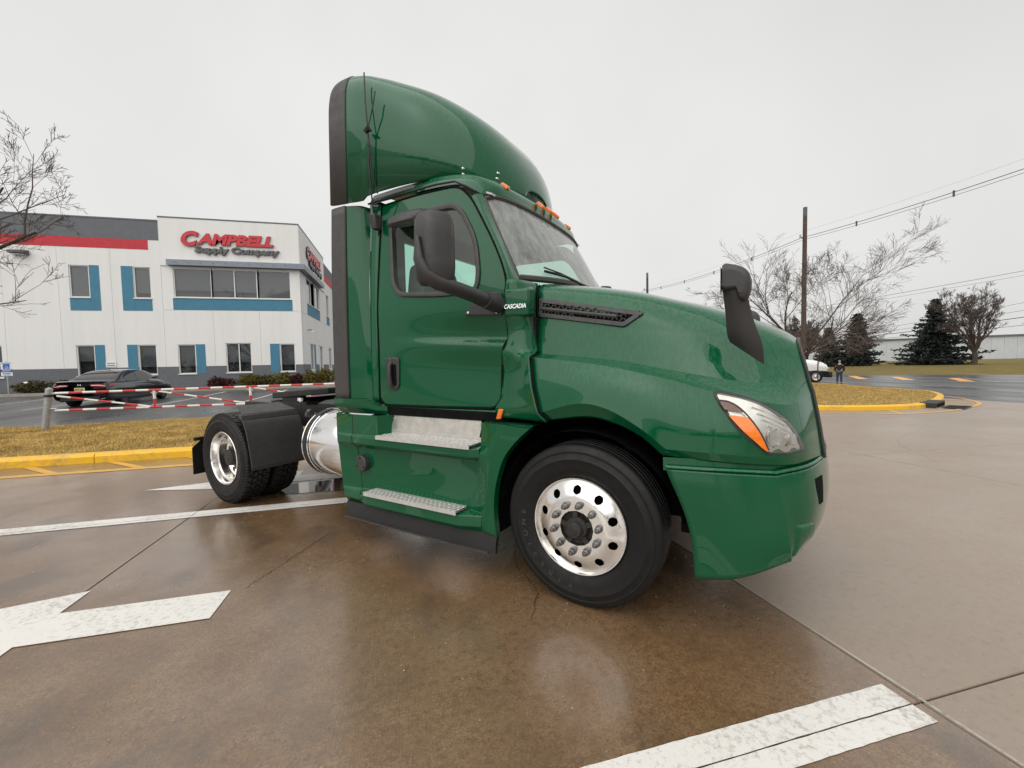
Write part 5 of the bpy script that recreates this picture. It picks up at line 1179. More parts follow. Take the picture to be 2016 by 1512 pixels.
# raised lettering
def sign(p, rz, label):
    r = empty('wall_sign', p, rz, label, 'sign')
    def put(txt, x, z, size, width, d, mats, thick, shear, big=None):
        cx_ = x; V, F = text_mesh(txt, size, d, thick, shear, 1.0); w0 = V[:, 0].max()-V[:, 0].min(); k = width/w0
        adv = x
        for i, ch in enumerate(txt):
            if ch == ' ': continue
            Vp, _ = text_mesh(txt[:i+1], size, d, thick, shear, 1.0); Vc, Fc = text_mesh(ch, size, d, thick, shear, 1.0)
            off = Vp[:, 0].max()-Vc[:, 0].max()
            mids = []
            for f in Fc:
                q = Vc[list(f)]; mids.append(0 if np.ptp(q[:, 2]) < 1e-5 else 1)
            obj('letter', [(x+(q[0]+off-V[:, 0].min())*k, -.07-q[2], z+q[1]) for q in Vc], [f[::-1] for f in Fc], mats, r, smooth=False, mids=mids)
    put("C", -6.57, 9.20, 1.16, .95, .10, ('sred', 'sdark'), .066, .25)
    put("AMPBELL", -5.74, 9.30, .88, 4.32, .10, ('sred', 'sdark'), .046, .25)
    put('Supply Company', -5.86, 8.78, .52, 4.75, .12, ('sgrey', 'sdark'), .028, 0)
    return r
sign((-8.22, 27.57, 0), 0, 'red and grey raised company lettering on the front parapet')
sg = sign((-8.17, 27.62, 0), R_(90), 'red and grey raised company lettering on the side parapet')
sg.location = (-8.17, 27.62+8.5, 0.05)
# ------------------------------------------------------------------ striped gate
M['galv'] = plain('galvanised_steel', (.36, .37, .38), .45, .5, var=.15, scale=18)
M['rw_w'] = plain('white_tape', (.72, .71, .69), .4, var=.06, scale=12); M['rw_r'] = plain('red_tape', (.52, .03, .035), .4, var=.08, scale=12)
GA = empty('barrier_gate', (-10.0, 9.2, .13), 0, 'low swing gate of red and white striped pipes behind the grass strip', 'gate')
def rail(name, a, b, r=.027, stripe=.26, start=0):
    a = Vector(a); b = Vector(b); d = b-a; n = max(1, int(d.length/stripe)); m = MB()
    for k in range(n):
        p = a+d*(k/n); q = a+d*((k+1)/n); m.tube([p, q], r+(.0006 if (k+start) % 2 else 0), 10, mid=(k+start) % 2, cap=(k in (0, n-1)))
    return m.build(name, ['rw_w', 'rw_r'], GA)
# local frame: x along the gate, z above the ground at the post
m = MB(); m.tube([(-.04, 0, -.15), (.108, 0, .96)], .068, 16); m.lathe([(.068, 0), (.06, .03), (.02, .05), (.001, .055)], 16, 'z', (.109, 0, .955)); po = m.build('gate_post', 'galv', GA)
m = MB(); m.lathe([(.076, 0), (.078, .01), (.078, .05), (.076, .06)], 16, 'z', (.09, 0, .78)); m.build('post_collar', 'black', po)
for z in (.86, .50):
    m = MB(); m.tube([(.10, 0, z), (.24, 0, z)], .028, 8); m.build('hinge', 'galv', GA)
rail('top_rail', (.22, 0, .868), (6.9, 0, .905), start=0); rail('bottom_rail', (.20, 0, .46), (5.6, 0, .44), start=0)
rail('diagonal_rail', (.25, 0, .80), (2.12, 0, .47), .022); rail('diagonal_rail', (2.30, 0, .84), (4.20, 0, .47), .022); rail('diagonal_rail', (4.42, 0, .86), (6.3, 0, .47), .022)
rail('upright', (2.20, 0, .86), (2.20, 0, .46), .03, .2); rail('upright', (4.32, 0, .88), (4.32, 0, .44), .03, .2); rail('upright', (6.6, 0, .90), (6.6, 0, .44), .03, .2)
for x in (2.20, 4.32):
    for pg in ([(x-.08, .83), (x+.08, .83), (x, .72)], [(x-.16, .44), (x+.06, .44), (x+.03, .54), (x-.03, .54)]):
        m = MB(); m.prism(pg, -.012, .012); m.build('gusset', 'galv', GA, smooth=False)
# ------------------------------------------------------------------ dark saloon car
M['carpaint'] = plain('midnight_car_paint', (.008, .010, .020), .18, .3, var=.1, scale=3, coat=1.0)
M['carglass'] = plain('tinted_car_glass', (.012, .013, .014), .05, var=.1, coat=.5)
M['tail'] = plain('tail_lamp_red', (.45, .006, .014), .15, var=.2, scale=30, coat=.6)
def car():
    C = empty('sedan_car', (-13.72, 16.5, .095), 0, 'black four door saloon parked nose to the office behind the striped gate', 'car')
    C.rotation_euler = (R_(.9), 0, 0)
    L = 4.88
    # half sections along the length: y, [(half width, z)...] from sill to belt to top of deck
    st = [(.00, [(.60, .34), (.78, .36), (.84, .55), (.84, .72), (.76, .90), (.50, .985), (0, .995)]),
          (.12, [(.70, .26), (.85, .34), (.895, .55), (.895, .76), (.83, .96), (.55, 1.035), (0, 1.045)]),
          (.55, [(.74, .24), (.89, .30), (.925, .55), (.92, .78), (.85, .98), (.60, 1.035), (0, 1.05)]),
          (1.2, [(.76, .22), (.91, .26), (.935, .55), (.925, .78), (.86, .965), (.60, .99), (0, 1.0)]),
          (2.4, [(.76, .20), (.91, .24), (.925, .52), (.915, .76), (.85, .945), (.60, .97), (0, .98)]),
          (3.5, [(.76, .20), (.91, .24), (.93, .52), (.915, .75), (.84, .92), (.58, .96), (0, .98)]),
          (4.2, [(.72, .22), (.88, .26), (.915, .50), (.89, .70), (.80, .82), (.55, .86), (0, .875)]),
          (4.7, [(.60, .24), (.78, .28), (.83, .46), (.80, .62), (.70, .72), (.48, .755), (0, .765)]),
          (4.88, [(.45, .30), (.58, .34), (.64, .46), (.62, .58), (.54, .65), (.38, .68), (0, .69)])]
    rows = [[(w, y, z) for w, z in s] for y, s in st]
    G = net(rows, 4, 4); G2 = G.copy(); G2[..., 0] *= -1
    full = np.concatenate([G2, G[:, ::-1][:, 1:]], 1); v, f = gridmesh(full); bd = obj('body', v, f, 'carpaint', C, ang=50, out=(0, 2.4, .6))
    # greenhouse
    gs_ = [(.62, .52, 1.03, .0), (1.05, .60, 1.24, .0), (1.55, .60, 1.395, .0), (2.1, .60, 1.44, .0), (2.7, .59, 1.425, 0), (3.2, .58, 1.30, 0), (3.75, .56, 1.0, 0)]
    rows = []
    for y, w, zt, _ in gs_:
        zb = .96; k = (zt-zb)/.48; rows.append([(.80-.0*k, y, zb-.02), (.80-.10*k, y, zb+(zt-zb)*.45), (.74-.13*k, y, zb+(zt-zb)*.85), (.60-.10*k, y, zb+(zt-zb)*.97), (0, y, zt)])
    G = net(rows, 4, 5); G2 = G.copy(); G2[..., 0] *= -1; full = np.concatenate([G2, G[:, ::-1][:, 1:]], 1); v, f = gridmesh(full); gh = obj('cabin', v, f, 'carpaint', C, ang=60, out=(0, 2.2, .8))
    BT = BVHTree.FromPolygons([tuple(p) for p in v], f)
    def on(x, y, off=.006):    # straight down onto the cabin
        h = BT.ray_cast(Vector((x, y, 3)), Vector((0, 0, -1)))
        if h[0] is None: return Vector((x, y, 1.0))
        n = h[1]; n = n if n.z > 0 else -n
        return h[0]+n*off
    def onx(y, z, s, off=.006):
        h = BT.ray_cast(Vector((s*2, y, z)), Vector((-s, 0, 0)))
        if h[0] is None: return Vector((s*.7, y, z))
        n = h[1]; n = n if n.x*s > 0 else -n
        return h[0]+n*off
    def patch(name, fn, us, vs, mat, parent):
        G = np.array([[tuple(fn(u, w)) for u in us] for w in vs]); v, f = gridmesh(G); return obj(name, v, f, mat, parent, ang=60)
    patch('rear_window', lambda u, w: on(u*(.52+.10*(1-w)), .74+w*.72), np.linspace(-1, 1, 9), np.linspace(0, 1, 6), 'carglass', gh)
    patch('front_window', lambda u, w: on(u*(.56+.06*w), 3.02+w*.62), np.linspace(-1, 1, 9), np.linspace(0, 1, 6), 'carglass', gh)
    for s in (-1, 1):
        for y0, y1 in ((1.28, 2.05), (2.11, 3.05)):
            def ff(u, w, y0=y0, y1=y1, s=s):
                y = y0+(y1-y0)*u; top = float(np.interp(y, [.9, 1.3, 1.6, 2.1, 2.7, 3.1, 3.4], [1.08, 1.20, 1.325, 1.37, 1.35, 1.24, 1.12])); return onx(y, 1.0+(top-1.0)*w, s)
            patch('side_window', ff, np.linspace(0, 1, 7), np.linspace(0, 1, 5), 'carglass', gh)
        m = MB(); m.tube([tuple(onx(y, z, s, .008)) for y, z in ((1.05, 1.08), (1.3, 1.215), (1.6, 1.335), (2.1, 1.38), (2.7, 1.36), (3.1, 1.25))], .010, 5); m.build('window_trim', 'chrome', gh)
        # tail lamp: C shaped red wedge wrapping the corner
        tl_ = [(s*.34, -.012, .90), (s*.60, .0, .905), (s*.80, .06, .90), (s*.905, .22, .885), (s*.912, .30, .86)]; bl_ = [(s*.36, -.012, .84), (s*.58, -.008, .80), (s*.80, .055, .745), (s*.90, .18, .78), (s*.915, .28, .84)]
        G = np.array([[np.array(a)*(1-t)+np.array(b)*t for a, b in zip(tl_, bl_)] for t in (0, .5, 1)]); v, f = gridmesh(G); tlm = obj('tail_lamp', v, f, 'tail', C, ang=60); solid(tlm, .03, 0)
        m = MB(); m.tube([(s*.38, -.03, .865), (s*.62, -.025, .86), (s*.80, .03, .83)], .016, 5); m.build('lamp_strip', plain('lamp_white', (.8, .7, .7), .2), tlm)
        m = MB(); m.tube([(s*.86, 3.05, 1.02), (s*.98, 3.05, 1.05), (s*1.05, 3.02, 1.06)], [.03, .07, .06], 10, flat=.8); m.build('door_mirror', 'carpaint', C)
        m = MB(); m.box(s*.90-.03, s*.90+.03, 1.20, 3.7, .20, .26); m.build('side_sill', 'black', C)
        for y in (.98, 3.82):
            w = bpy.data.objects.new('wheel', None); COL.objects.link(w); w.parent = C; w.location = (s*.80, y, .33)
            m = MB(); m.lathe([(.21, -.11), (.24, -.12), (.30, -.115), (.33, -.09), (.333, 0), (.33, .09), (.30, .115), (.24, .12), (.21, .11)], 32, 'x'); m.build('tyre', 'rubber', w)
            m = MB(); m.lathe([(.215, .105*s), (.215, .085*s), (.19, .06*s), (.06, .075*s), (.001, .08*s)], 24, 'x'); m.lathe([(.225, .11*s), (.212, .113*s)], 24, 'x')
            for k in range(10): a = 2*math.pi*k/10; m.bar((.098*s, .05*math.cos(a), .05*math.sin(a)), (.108*s, .215*math.cos(a), .215*math.sin(a)), .03, .02, up=(1, 0, 0))
            m.build('rim', 'sgrey', w)
    m = MB(); m.box(-.16, .16, -.022, -.008, .64, .79); pt = m.build('licence_plate', plain('plate_cream', (.72, .60, .30), .5), C)
    for k, w_ in enumerate((.026, .022, .024, .02, .026, .022)):      # characters too small to read in the photo
        m = MB(); x_ = -.115+.040*k+(.012 if k > 2 else 0); m.box(x_-w_/2, x_+w_/2, -.0245, -.0215, .685, .755); m.build('plate_character', 'sdark', pt, smooth=False)
    m = MB(); m.box(-.05, -.035, -.02, -.01, .86, .93); m.box(.035, .05, -.02, -.01, .86, .93); m.box(-.035, .035, -.02, -.01, .888, .902); m.build('boot_badge', 'chrome', C)
    m = MB(); m.hexa([(-.80, .02, .985), (.80, .02, .985), (.80, .22, 1.02), (-.80, .22, 1.02), (-.74, -.03, 1.02), (.74, -.03, 1.02), (.78, .22, 1.035), (-.78, .22, 1.035)]); sp = m.build('boot_spoiler', 'carpaint', C); bevel(sp, .01)
    m = MB(); m.box(-.62, .62, -.012, .05, .30, .44); m.build('rear_diffuser', 'black', C)
    m = MB(); m.prism([(1.62, 1.44), (1.80, 1.44), (1.66, 1.50)], -.015, .015, 'x'); m.build('roof_fin', 'carpaint', C)
car()
# ------------------------------------------------------------------ accessible parking sign and bollard
M['signblue'] = plain('sign_blue', (.02, .12, .45), .4); M['signwhite'] = plain('sign_white', (.80, .81, .80), .4)
SP = empty('parking_sign', (-22.35, 25.55, .37), R_(18), 'blue and white accessible parking sign on a post at the left edge', 'sign')
m = MB(); m.box(-.03, .03, -.02, .02, -.2, 1.75); m.build('post', 'galv', SP, smooth=False)
m = MB(); m.box(-.21, .21, -.035, -.022, .98, 1.72); pl_ = m.build('sign_plate', 'signwhite', SP, smooth=False)
m = MB(); m.box(-.12, .12, -.039, -.035, 1.36, 1.62); m.build('symbol_field', 'signblue', pl_, smooth=False)
m = MB(); m.lathe([(.03, 0), (.03, -.002)], 12, 'y', (-.01, -.0395, 1.575)); th = np.linspace(R_(150), R_(400), 12); m.tube([(.0+.055*math.cos(t), -.041, 1.44+.055*math.sin(t)) for t in th], .009, 5); m.bar((-.01, -.041, 1.55), (-.005, -.041, 1.465), .02, .004, up=(0, 1, 0)); m.bar((-.005, -.041, 1.47), (.05, -.041, 1.465), .018, .004, up=(0, 1, 0)); m.bar((.05, -.041, 1.465), (.075, -.041, 1.40), .018, .004, up=(0, 1, 0)); m.build('wheelchair_symbol', 'signwhite', pl_, smooth=False)
m = MB(); m.box(-.21, .21, -.040, -.0355, 1.18, 1.33); m.build('sign_strip', 'signblue', pl_, smooth=False)
for z_, w_, mt_, y_ in ((1.255, .15, 'signwhite', -.0425), (1.665, .16, 'signblue', -.0385), (1.115, .15, 'signblue', -.0385), (1.035, .13, 'signblue', -.0385)):      # print too small to read
    m = MB(); m.box(-w_, w_, y_, y_+.003, z_-.016, z_+.016); m.build('print_line', mt_, pl_, smooth=False)
BO = empty('bollard', (-22.0, 26.3, .37), 0, 'short white topped dark bollard beside the accessible parking sign', 'bollard')
m = MB(); m.lathe([(.20, -.2), (.20, .45)], 16, 'z'); m.build('bollard_body', 'sgrey', BO); m = MB(); m.lathe([(.205, .45), (.205, .56), (.17, .62), (.001, .64)], 16, 'z'); m.build('bollard_cap', 'signwhite', BO)
NS = empty('wall_notice', (-18.83, 27.60, 1.9), 0, 'small white notice with teal print on the office wall behind the black car', 'sign')
m = MB(); m.box(-.26, .26, -.02, 0, -.14, .16); nb_ = m.build('notice_board', 'signwhite', NS, smooth=False)
for z_ in (.07, -.06):
    m = MB(); m.box(-.2, .2, -.024, -.021, z_-.025, z_+.025); m.build('print_line', 'blue', nb_, smooth=False)
# ------------------------------------------------------------------ vegetation
M['bark'] = plain('grey_brown_bark', (.075, .056, .048), .9, var=.3, scale=12, bstr=.4, bscale=40, spec=.1)
M['twig'] = plain('grey_twigs', (.112, .090, .081), .9, var=.2, scale=4, spec=.1)
def leafmat(name, c, var=.5):
    m, nt, b = newmat(name); v = coords(nt)
    nt.links.new(ramp(nt, noise(nt, v, 5, 3), [(.3, tuple(x*(1-var) for x in c)), (.7, tuple(x*(1+var) for x in c))]), b.inputs['Base Color']); b.inputs['Roughness'].default_value = .8; b.inputs['Specular IOR Level'].default_value = .2; return m
M['spruce'] = leafmat('spruce_needles', (.030, .040, .036), .45); M['yellowshrub'] = leafmat('yellow_green_foliage', (.12, .10, .022), .4); M['oliveshrub'] = leafmat('olive_foliage', (.075, .068, .028), .4); M['redshrub'] = leafmat('dark_red_twiggy_foliage', (.065, .022, .020), .4)
def tri_mesh(name, V, mat, parent):
    n = len(V)//3; me = bpy.data.meshes.new(name); me.vertices.add(3*n); me.vertices.foreach_set('co', np.asarray(V, dtype=np.float32).ravel()); me.loops.add(3*n); me.loops.foreach_set('vertex_index', np.arange(3*n, dtype=np.int32))
    me.polygons.add(n); me.polygons.foreach_set('loop_start', np.arange(0, 3*n, 3, dtype=np.int32)); me.polygons.foreach_set('loop_total', np.full(n, 3, dtype=np.int32)); me.materials.append(M[mat]); me.update(calc_edges=True)
    o = bpy.data.objects.new(name, me); COL.objects.link(o); o.parent = parent; return o
def bare_tree(name, loc, label, seed, fork=1.6, r0=.16, limbs=6, reach=5.5, tilt=(25, 68), levels=4, kids=6, rmin=.006, group=None, curl=.22, up=.10, rz=0, dens=1.0, fan=(25, 50), lr=(.45, .72), lim=(.45, .65)):
    rnd = random.Random(seed); T = empty(name, loc, rz, label, 'tree', group); big = MB(); small = MB()
    base = Vector((0, 0, -.1)); top = Vector((rnd.uniform(-.1, .1), rnd.uniform(-.1, .1), fork))
    big.tube([base, base.lerp(top, .12), base.lerp(top, .5)+Vector((rnd.uniform(-.05, .05), rnd.uniform(-.05, .05), 0)), top], [r0*1.45, r0*1.1, r0*.95, r0*.9], 10)
    def grow(p, d, length, r, lev):
        n = 6 if lev == 0 else (5 if lev < 3 else 3); pts = [p]; rad = [r]; cur = p.copy(); dd = d.copy(); kids_ = []
        for k in range(n):
            dd = (dd+Vector((rnd.gauss(0, curl), rnd.gauss(0, curl), rnd.gauss(0, curl)*.6+up))).normalized(); cur = cur+dd*(length/n); pts.append(cur.copy()); rad.append(max(rmin, r*(1-.75*(k+1)/n))); kids_.append((cur.copy(), dd.copy(), (k+1)/n))
        mb = big if lev < 1 else small
        mb.tube(pts, rad, 8 if lev == 0 else (5 if lev == 1 else 3), cap=False)
        if lev >= levels: return
        cnt = max(2, int(kids*dens*(1.0 if lev else 1.25)))
        for c in range(cnt):
            f = rnd.uniform(.22, 1.0); k = min(n-1, int(f*n)); q, qd, t = kids_[k]
            q = pts[k].lerp(pts[k+1], rnd.random()); ax = Vector((rnd.gauss(0, 1), rnd.gauss(0, 1), rnd.gauss(0, 1))).normalized(); nd = Matrix.Rotation(R_(rnd.uniform(*fan)), 3, qd.cross(ax).normalized()) @ qd
            grow(q, nd.normalized(), length*rnd.uniform(*lr)*(1.05-.35*t), max(rmin, rad[k]*rnd.uniform(.42, .62)), lev+1)
    for i in range(limbs):
        a = 2*math.pi*(i+rnd.uniform(-.3, .3))/limbs; t = R_(rnd.uniform(*tilt)); d = Vector((math.sin(t)*math.cos(a), math.sin(t)*math.sin(a), math.cos(t)))
        grow(top-Vector((0, 0, rnd.uniform(0, .25)*fork*.4)), d, reach*rnd.uniform(.8, 1.1), r0*rnd.uniform(*lim), 0)
    big.build('trunk', 'bark', T); cr_ = small.build('crown', 'twig', T, smooth=False); return T
def conifer(name, loc, label, seed, H, Rb, group):
    rnd = np.random.default_rng(seed); T = empty(name, loc, 0, label, 'tree', group)
    m = MB(); m.tube([(0, 0, -.1), (0, 0, H*.5), (0, 0, H*.97)], [.22, .12, .02], 8); m.build('trunk', 'bark', T)
    tris = []; nl = int(H*3.6)
    for l in range(nl):
        t = (l+rnd.uniform(-.3, .3))/nl; z = .25+t*(H-.35); Rr = Rb*(1-t)**.82*rnd.uniform(.74, 1.2)+.10; nb_ = int(9+8*(1-t)); a0 = rnd.uniform(0, 6.28)
        for b in range(nb_):
            a = a0+6.283*b/nb_+rnd.uniform(-.2, .2); ln = Rr*rnd.uniform(.5, 1.15)*(1+.12*math.sin(2*a+seed)); droop = rnd.uniform(.06, .26)
            m_ = int(9+ln*11)
            for k in range(m_):
                f = (k+.5)/m_; rr = ln*f; zz = z-droop*rr+.16*rr*f; sp = .13+.22*(1-f)*min(1, ln/2)
                off = rnd.normal(0, sp, 3)*np.array([1, 1, .35]); c = np.array([rr*math.cos(a), rr*math.sin(a), zz])+off
                dirv = np.array([math.cos(a), math.sin(a), rnd.uniform(-.3, .25)])+rnd.normal(0, .5, 3); dirv /= np.linalg.norm(dirv); s = rnd.uniform(.24, .50)
                side = np.cross(dirv, rnd.normal(0, 1, 3)); side /= (np.linalg.norm(side)+1e-6)
                tris += [c-dirv*s*.5-side*s*.3, c-dirv*s*.5+side*s*.3, c+dirv*s*.6]
    tri_mesh('crown', np.array(tris), 'spruce', T); return T
def shrub(loc, rx, ry, h, mat, label, seed, n=1500, s0=.07):
    rnd = np.random.default_rng(seed); T = empty('shrub', loc, 0, label, 'shrub', 'shrubs along the office wall')
    m = MB()
    for k in range(6): a = k*1.05; m.tube([(0, 0, -.05), (rx*.4*math.cos(a), ry*.4*math.sin(a), h*.6)], [.02, .008], 4)
    m.build('stem', 'bark', T); u = rnd.normal(0, 1, (n, 3)); u /= np.linalg.norm(u, axis=1)[:, None]; r = rnd.random(n)**.35
    lump = 1+.18*np.sin(u[:, 0]*5+seed)+.15*np.sin(u[:, 1]*6+u[:, 2]*4)
    c = u*r[:, None]*lump[:, None]*np.array([rx, ry, h*.55]); c[:, 2] += h*.5; c[:, 2] = np.maximum(c[:, 2], .02)
    d = u*.7+rnd.normal(0, .6, (n, 3)); d /= np.linalg.norm(d, axis=1)[:, None]; s = np.cross(d, rnd.normal(0, 1, (n, 3))); s /= np.linalg.norm(s, axis=1)[:, None]; k = s0*rnd.uniform(.6, 1.4, n)[:, None]
    tris = np.stack([c-s*k*.5, c+s*k*.5, c+d*k*1.6], 1).reshape(-1, 3); tri_mesh('foliage', tris, mat, T)
for k, (x, y, rx, h, mt, lb) in enumerate(((-21.2, 25.5, .85, .62, 'oliveshrub', 'low olive brown shrub left of the gate post, nearest the parking sign'), (-20.0, 25.7, .9, .60, 'oliveshrub', 'low olive brown shrub just behind the gate post, in front of the office'), (-12.6, 26.2, .75, .58, 'redshrub', 'dark reddish twiggy shrub under the double office window, leftmost of its row'),
      (-11.0, 26.2, .62, .72, 'yellowshrub', 'yellow green shrub just right of the leftmost reddish one'), (-10.25, 26.3, .52, .64, 'oliveshrub', 'small brownish olive shrub between two yellow green ones'), (-9.2, 26.2, .68, .74, 'yellowshrub', 'yellow green shrub under the rightmost front window of the office'), (-8.35, 26.2, .50, .66, 'redshrub', 'small reddish brown shrub near the corner of the office'), (-7.55, 26.3, .60, .82, 'yellowshrub', 'yellow green shrub just past the office corner'), (-6.7, 26.6, .65, .95, 'yellowshrub', 'tallest yellow green shrub, rightmost beside the green cab'))):
    shrub((x, y, .37), rx, .55, h, mt, lb, 20+k)
bare_tree('bare_tree', (-15.9, 11.5, .08), 'leafless tree whose branches reach in from the left edge', 5, fork=2.4, r0=.18, limbs=10, reach=5.6, tilt=(15, 74), levels=4, kids=5, rmin=.005, curl=.10, up=.05, lr=(.40, .66))
bare_tree('bare_tree', (17.6, 14.2, -.21), 'wide spreading leafless tree on the grass island right of the truck', 19, fork=1.6, r0=.15, limbs=10, reach=4.8, tilt=(30, 74), levels=4, kids=5, rmin=.0045, up=.03, curl=.09, fan=(20, 44), lr=(.46, .74), lim=(.30, .46))
bare_tree('sapling', (26.9, 20.6, -.45), 'thin leafless sapling in front of the white truck', 31, fork=2.0, r0=.04, limbs=4, reach=1.6, tilt=(10, 30), levels=2, kids=5, rmin=.008)
bare_tree('bare_tree', (67.5, 33.6, .16), 'tall leafless tree right of the spruces on the far bank', 44, fork=1.6, r0=.26, limbs=9, reach=5.4, tilt=(5, 50), levels=4, kids=5, rmin=.012, up=.12, curl=.12, group='trees on the far bank')
bare_tree('bare_tree', (62.0, 51.5, .14), 'brown leafless tree behind the white truck, left of the nearer spruce', 45, fork=1.4, r0=.22, limbs=7, reach=4.6, tilt=(8, 55), levels=4, kids=6, rmin=.018, up=.12, curl=.12, group='trees on the far bank')
bare_tree('bare_tree', (57.5, 49.5, .10), 'low brown leafless tree behind the white truck, leftmost on the far bank', 46, fork=1.0, r0=.2, limbs=8, reach=3.6, tilt=(12, 65), levels=4, kids=6, rmin=.018, up=.12, curl=.12, group='trees on the far bank')
bare_tree('bare_tree', (79.5, 31.0, .2), 'leafless tree at the right edge in front of the pale warehouse', 47, fork=1.2, r0=.2, limbs=7, reach=4.0, tilt=(10, 65), levels=4, kids=6, rmin=.016, up=.08, curl=.12, group='trees on the far bank')
conifer('spruce_tree', (63.2, 44.6, .12), 'dark blue green spruce just right of the white truck', 3, 7.9, 3.0, 'trees on the far bank')
conifer('spruce_tree', (68.0, 38.0, .14), 'broad dark spruce between the warehouse wall and the leafless tree', 4, 9.0, 3.9, 'trees on the far bank')
conifer('spruce_tree', (60.5, 46.8, .10), 'shorter dark spruce partly behind the branches of the island tree', 6, 6.0, 2.4, 'trees on the far bank')
# trees across the lot behind the viewer: seen only as reflections in the paint
for k, (x, y, s) in enumerate(((-4, -30, 50), (9, -33, 51), (21, -27, 52), (-20, -33, 53), (32, -38, 54))):
    bare_tree('bare_tree', (x, y, gz(x)-.03), ('leafless tree across the lot, mirrored in the door', 'leafless tree across the lot, mirrored in the hood side', 'leafless tree across the lot, mirrored near the headlight', 'leafless tree across the lot, mirrored in the step panel', 'leafless tree across the lot, mirrored near the grille')[k], s, fork=2.0, r0=.22, limbs=6, reach=4.6, tilt=(10, 55), levels=3, kids=5, rmin=.014, up=.12, group='trees mirrored in the truck')
def woods():
    rnd = np.random.default_rng(77); tris = []
    for k in range(90):
        x = -120+3.1*k+rnd.uniform(-1.5, 1.5); y = -72+rnd.uniform(-10, 8)-.002*(x-20)**2; H = rnd.uniform(4, 9); W_ = rnd.uniform(1.5, 3.5)
        n = 130; u = rnd.normal(0, 1, (n, 3)); u /= np.linalg.norm(u, axis=1)[:, None]; c_ = u*np.array([W_, W_, H*.5])*rnd.random((n, 1))**.4+np.array([x, y, H*.5-.5])
        q = rnd.normal(0, .45, (n, 3, 3)); tris.append((c_[:, None, :]+q).reshape(-1, 3))
    o = tri_mesh('woods', np.concatenate(tris), 'oliveshrub', None); tag(o, 'dark far off belt of trees across the lot, mirrored in the truck', 'woods', kind='stuff')
woods()
# ------------------------------------------------------------------ grass island on the right
IS = [(7.0, 12.0), (8.6, 9.0), (10.5, 7.15), (12.2, 6.62), (14.3, 6.68), (16.8, 7.7), (18.6, 8.6), (21.0, 10.0), (23.4, 12.0), (24.2, 14.0), (24.9, 16.2), (26.3, 18.8), (26.6, 21.5), (24.0, 24.0), (14.0, 24.0), (8.0, 20.0)]
isl = smooth_poly(IS, 6); k0 = isl
inn = inset(isl, .20)
KB = empty('island_kerb', (16, 12, gz(16))); KB['kind'] = 'structure'
seg = 7; nn = len(isl)
for a in range(0, nn, seg):
    if 24 <= a % nn < 26: pass
    idx = [(a+i) % nn for i in range(seg+1)] if a+seg <= nn else [i % nn for i in range(a, nn+1)]
    V = []
    for i in idx:
        (x0, y0), (x1, y1) = isl[i], inn[i]; z = gz(x0); V += [(x0-16, y0-12, z-.06-gz(16)), (x0-16, y0-12, z+.11-gz(16)), (x0*.85+x1*.15-16, y0*.85+y1*.15-12, z+.145-gz(16)), (x1-16, y1-12, gz(x1)+.15-gz(16)), (x1-16, y1-12, gz(x1)-.06-gz(16))]
    F = [(j*5+q, (j+1)*5+q, (j+1)*5+q+1, j*5+q+1) for j in range(len(idx)-1) for q in range(4)]+[(0, 1, 2, 3, 4), tuple(5*(len(idx)-1)+q for q in (4, 3, 2, 1, 0))]
    obj('kerb_stone', V, F, 'kerby', KB, smooth=False)
c = (16.5, 14.5); V = [(*c, gz(c[0])+.30)]; K = 8
for k in range(1, K+1):
    f = k/K
    for x, y in inn: px, py = c[0]+(x-c[0])*f, c[1]+(y-c[1])*f; V.append((px, py, gz(px)+.13+.17*(1-f**2)+.02*math.sin(px*2+py)*(1-f)))
F = [(0, 1+i, 1+(i+1) % nn) for i in range(nn)]+[(1+(k-1)*nn+i, 1+k*nn+i, 1+k*nn+(i+1) % nn, 1+(k-1)*nn+(i+1) % nn) for k in range(1, K) for i in range(nn)]
tag(obj('island', V, F, 'turf'), kind='structure')
ib = BVHTree.FromPolygons([tuple(p) for p in V], F); P = []
while len(P) < 30000:
    x, y = RNG.uniform(8, 25), RNG.uniform(6.6, 19); h = ib.ray_cast(Vector((x, y, 3)), Vector((0, 0, -1)))
    if h[0] is not None: P.append((x, y, h[0].z-.004))
blades('grass', np.array(P), .05, .010, 'blade', 'short tan winter grass on the kerbed island right of the truck')
def ribbon(name, pts, w, mat, z, parent, n=6):
    s = spline([(x, y, 0) for x, y in pts], n); V = []
    for i, p in enumerate(s):
        d = s[min(i+1, len(s)-1)]-s[max(0, i-1)]; d /= np.linalg.norm(d); q = np.array([-d[1], d[0]])*w/2
        V += [(p[0]-q[0], p[1]-q[1], gz(p[0])+z), (p[0]+q[0], p[1]+q[1], gz(p[0])+z)]
    return obj(name, V, [(2*k, 2*k+1, 2*k+3, 2*k+2) for k in range(len(s)-1)], mat, parent, smooth=False)
ribbon('painted_line', [(7.6, 9.4), (8.8, 7.5), (10.0, 6.55), (11.15, 5.95), (12.3, 5.68), (14.8, 6.05), (18.2, 7.3), (20.2, 8.7), (21.6, 10.2)], .13, 'ypaint', .008, pv)
for a, b_ in (((12.0, 5.75), (12.6, 6.5)), ((14.6, 6.1), (14.9, 6.7)), ((17.0, 6.95), (16.4, 7.3)), ((18.4, 7.5), (17.6, 8.0)), ((19.6, 8.35), (18.9, 8.7))): ribbon('painted_tick', [a, b_], .12, 'ypaint', .0075, pv, 1)
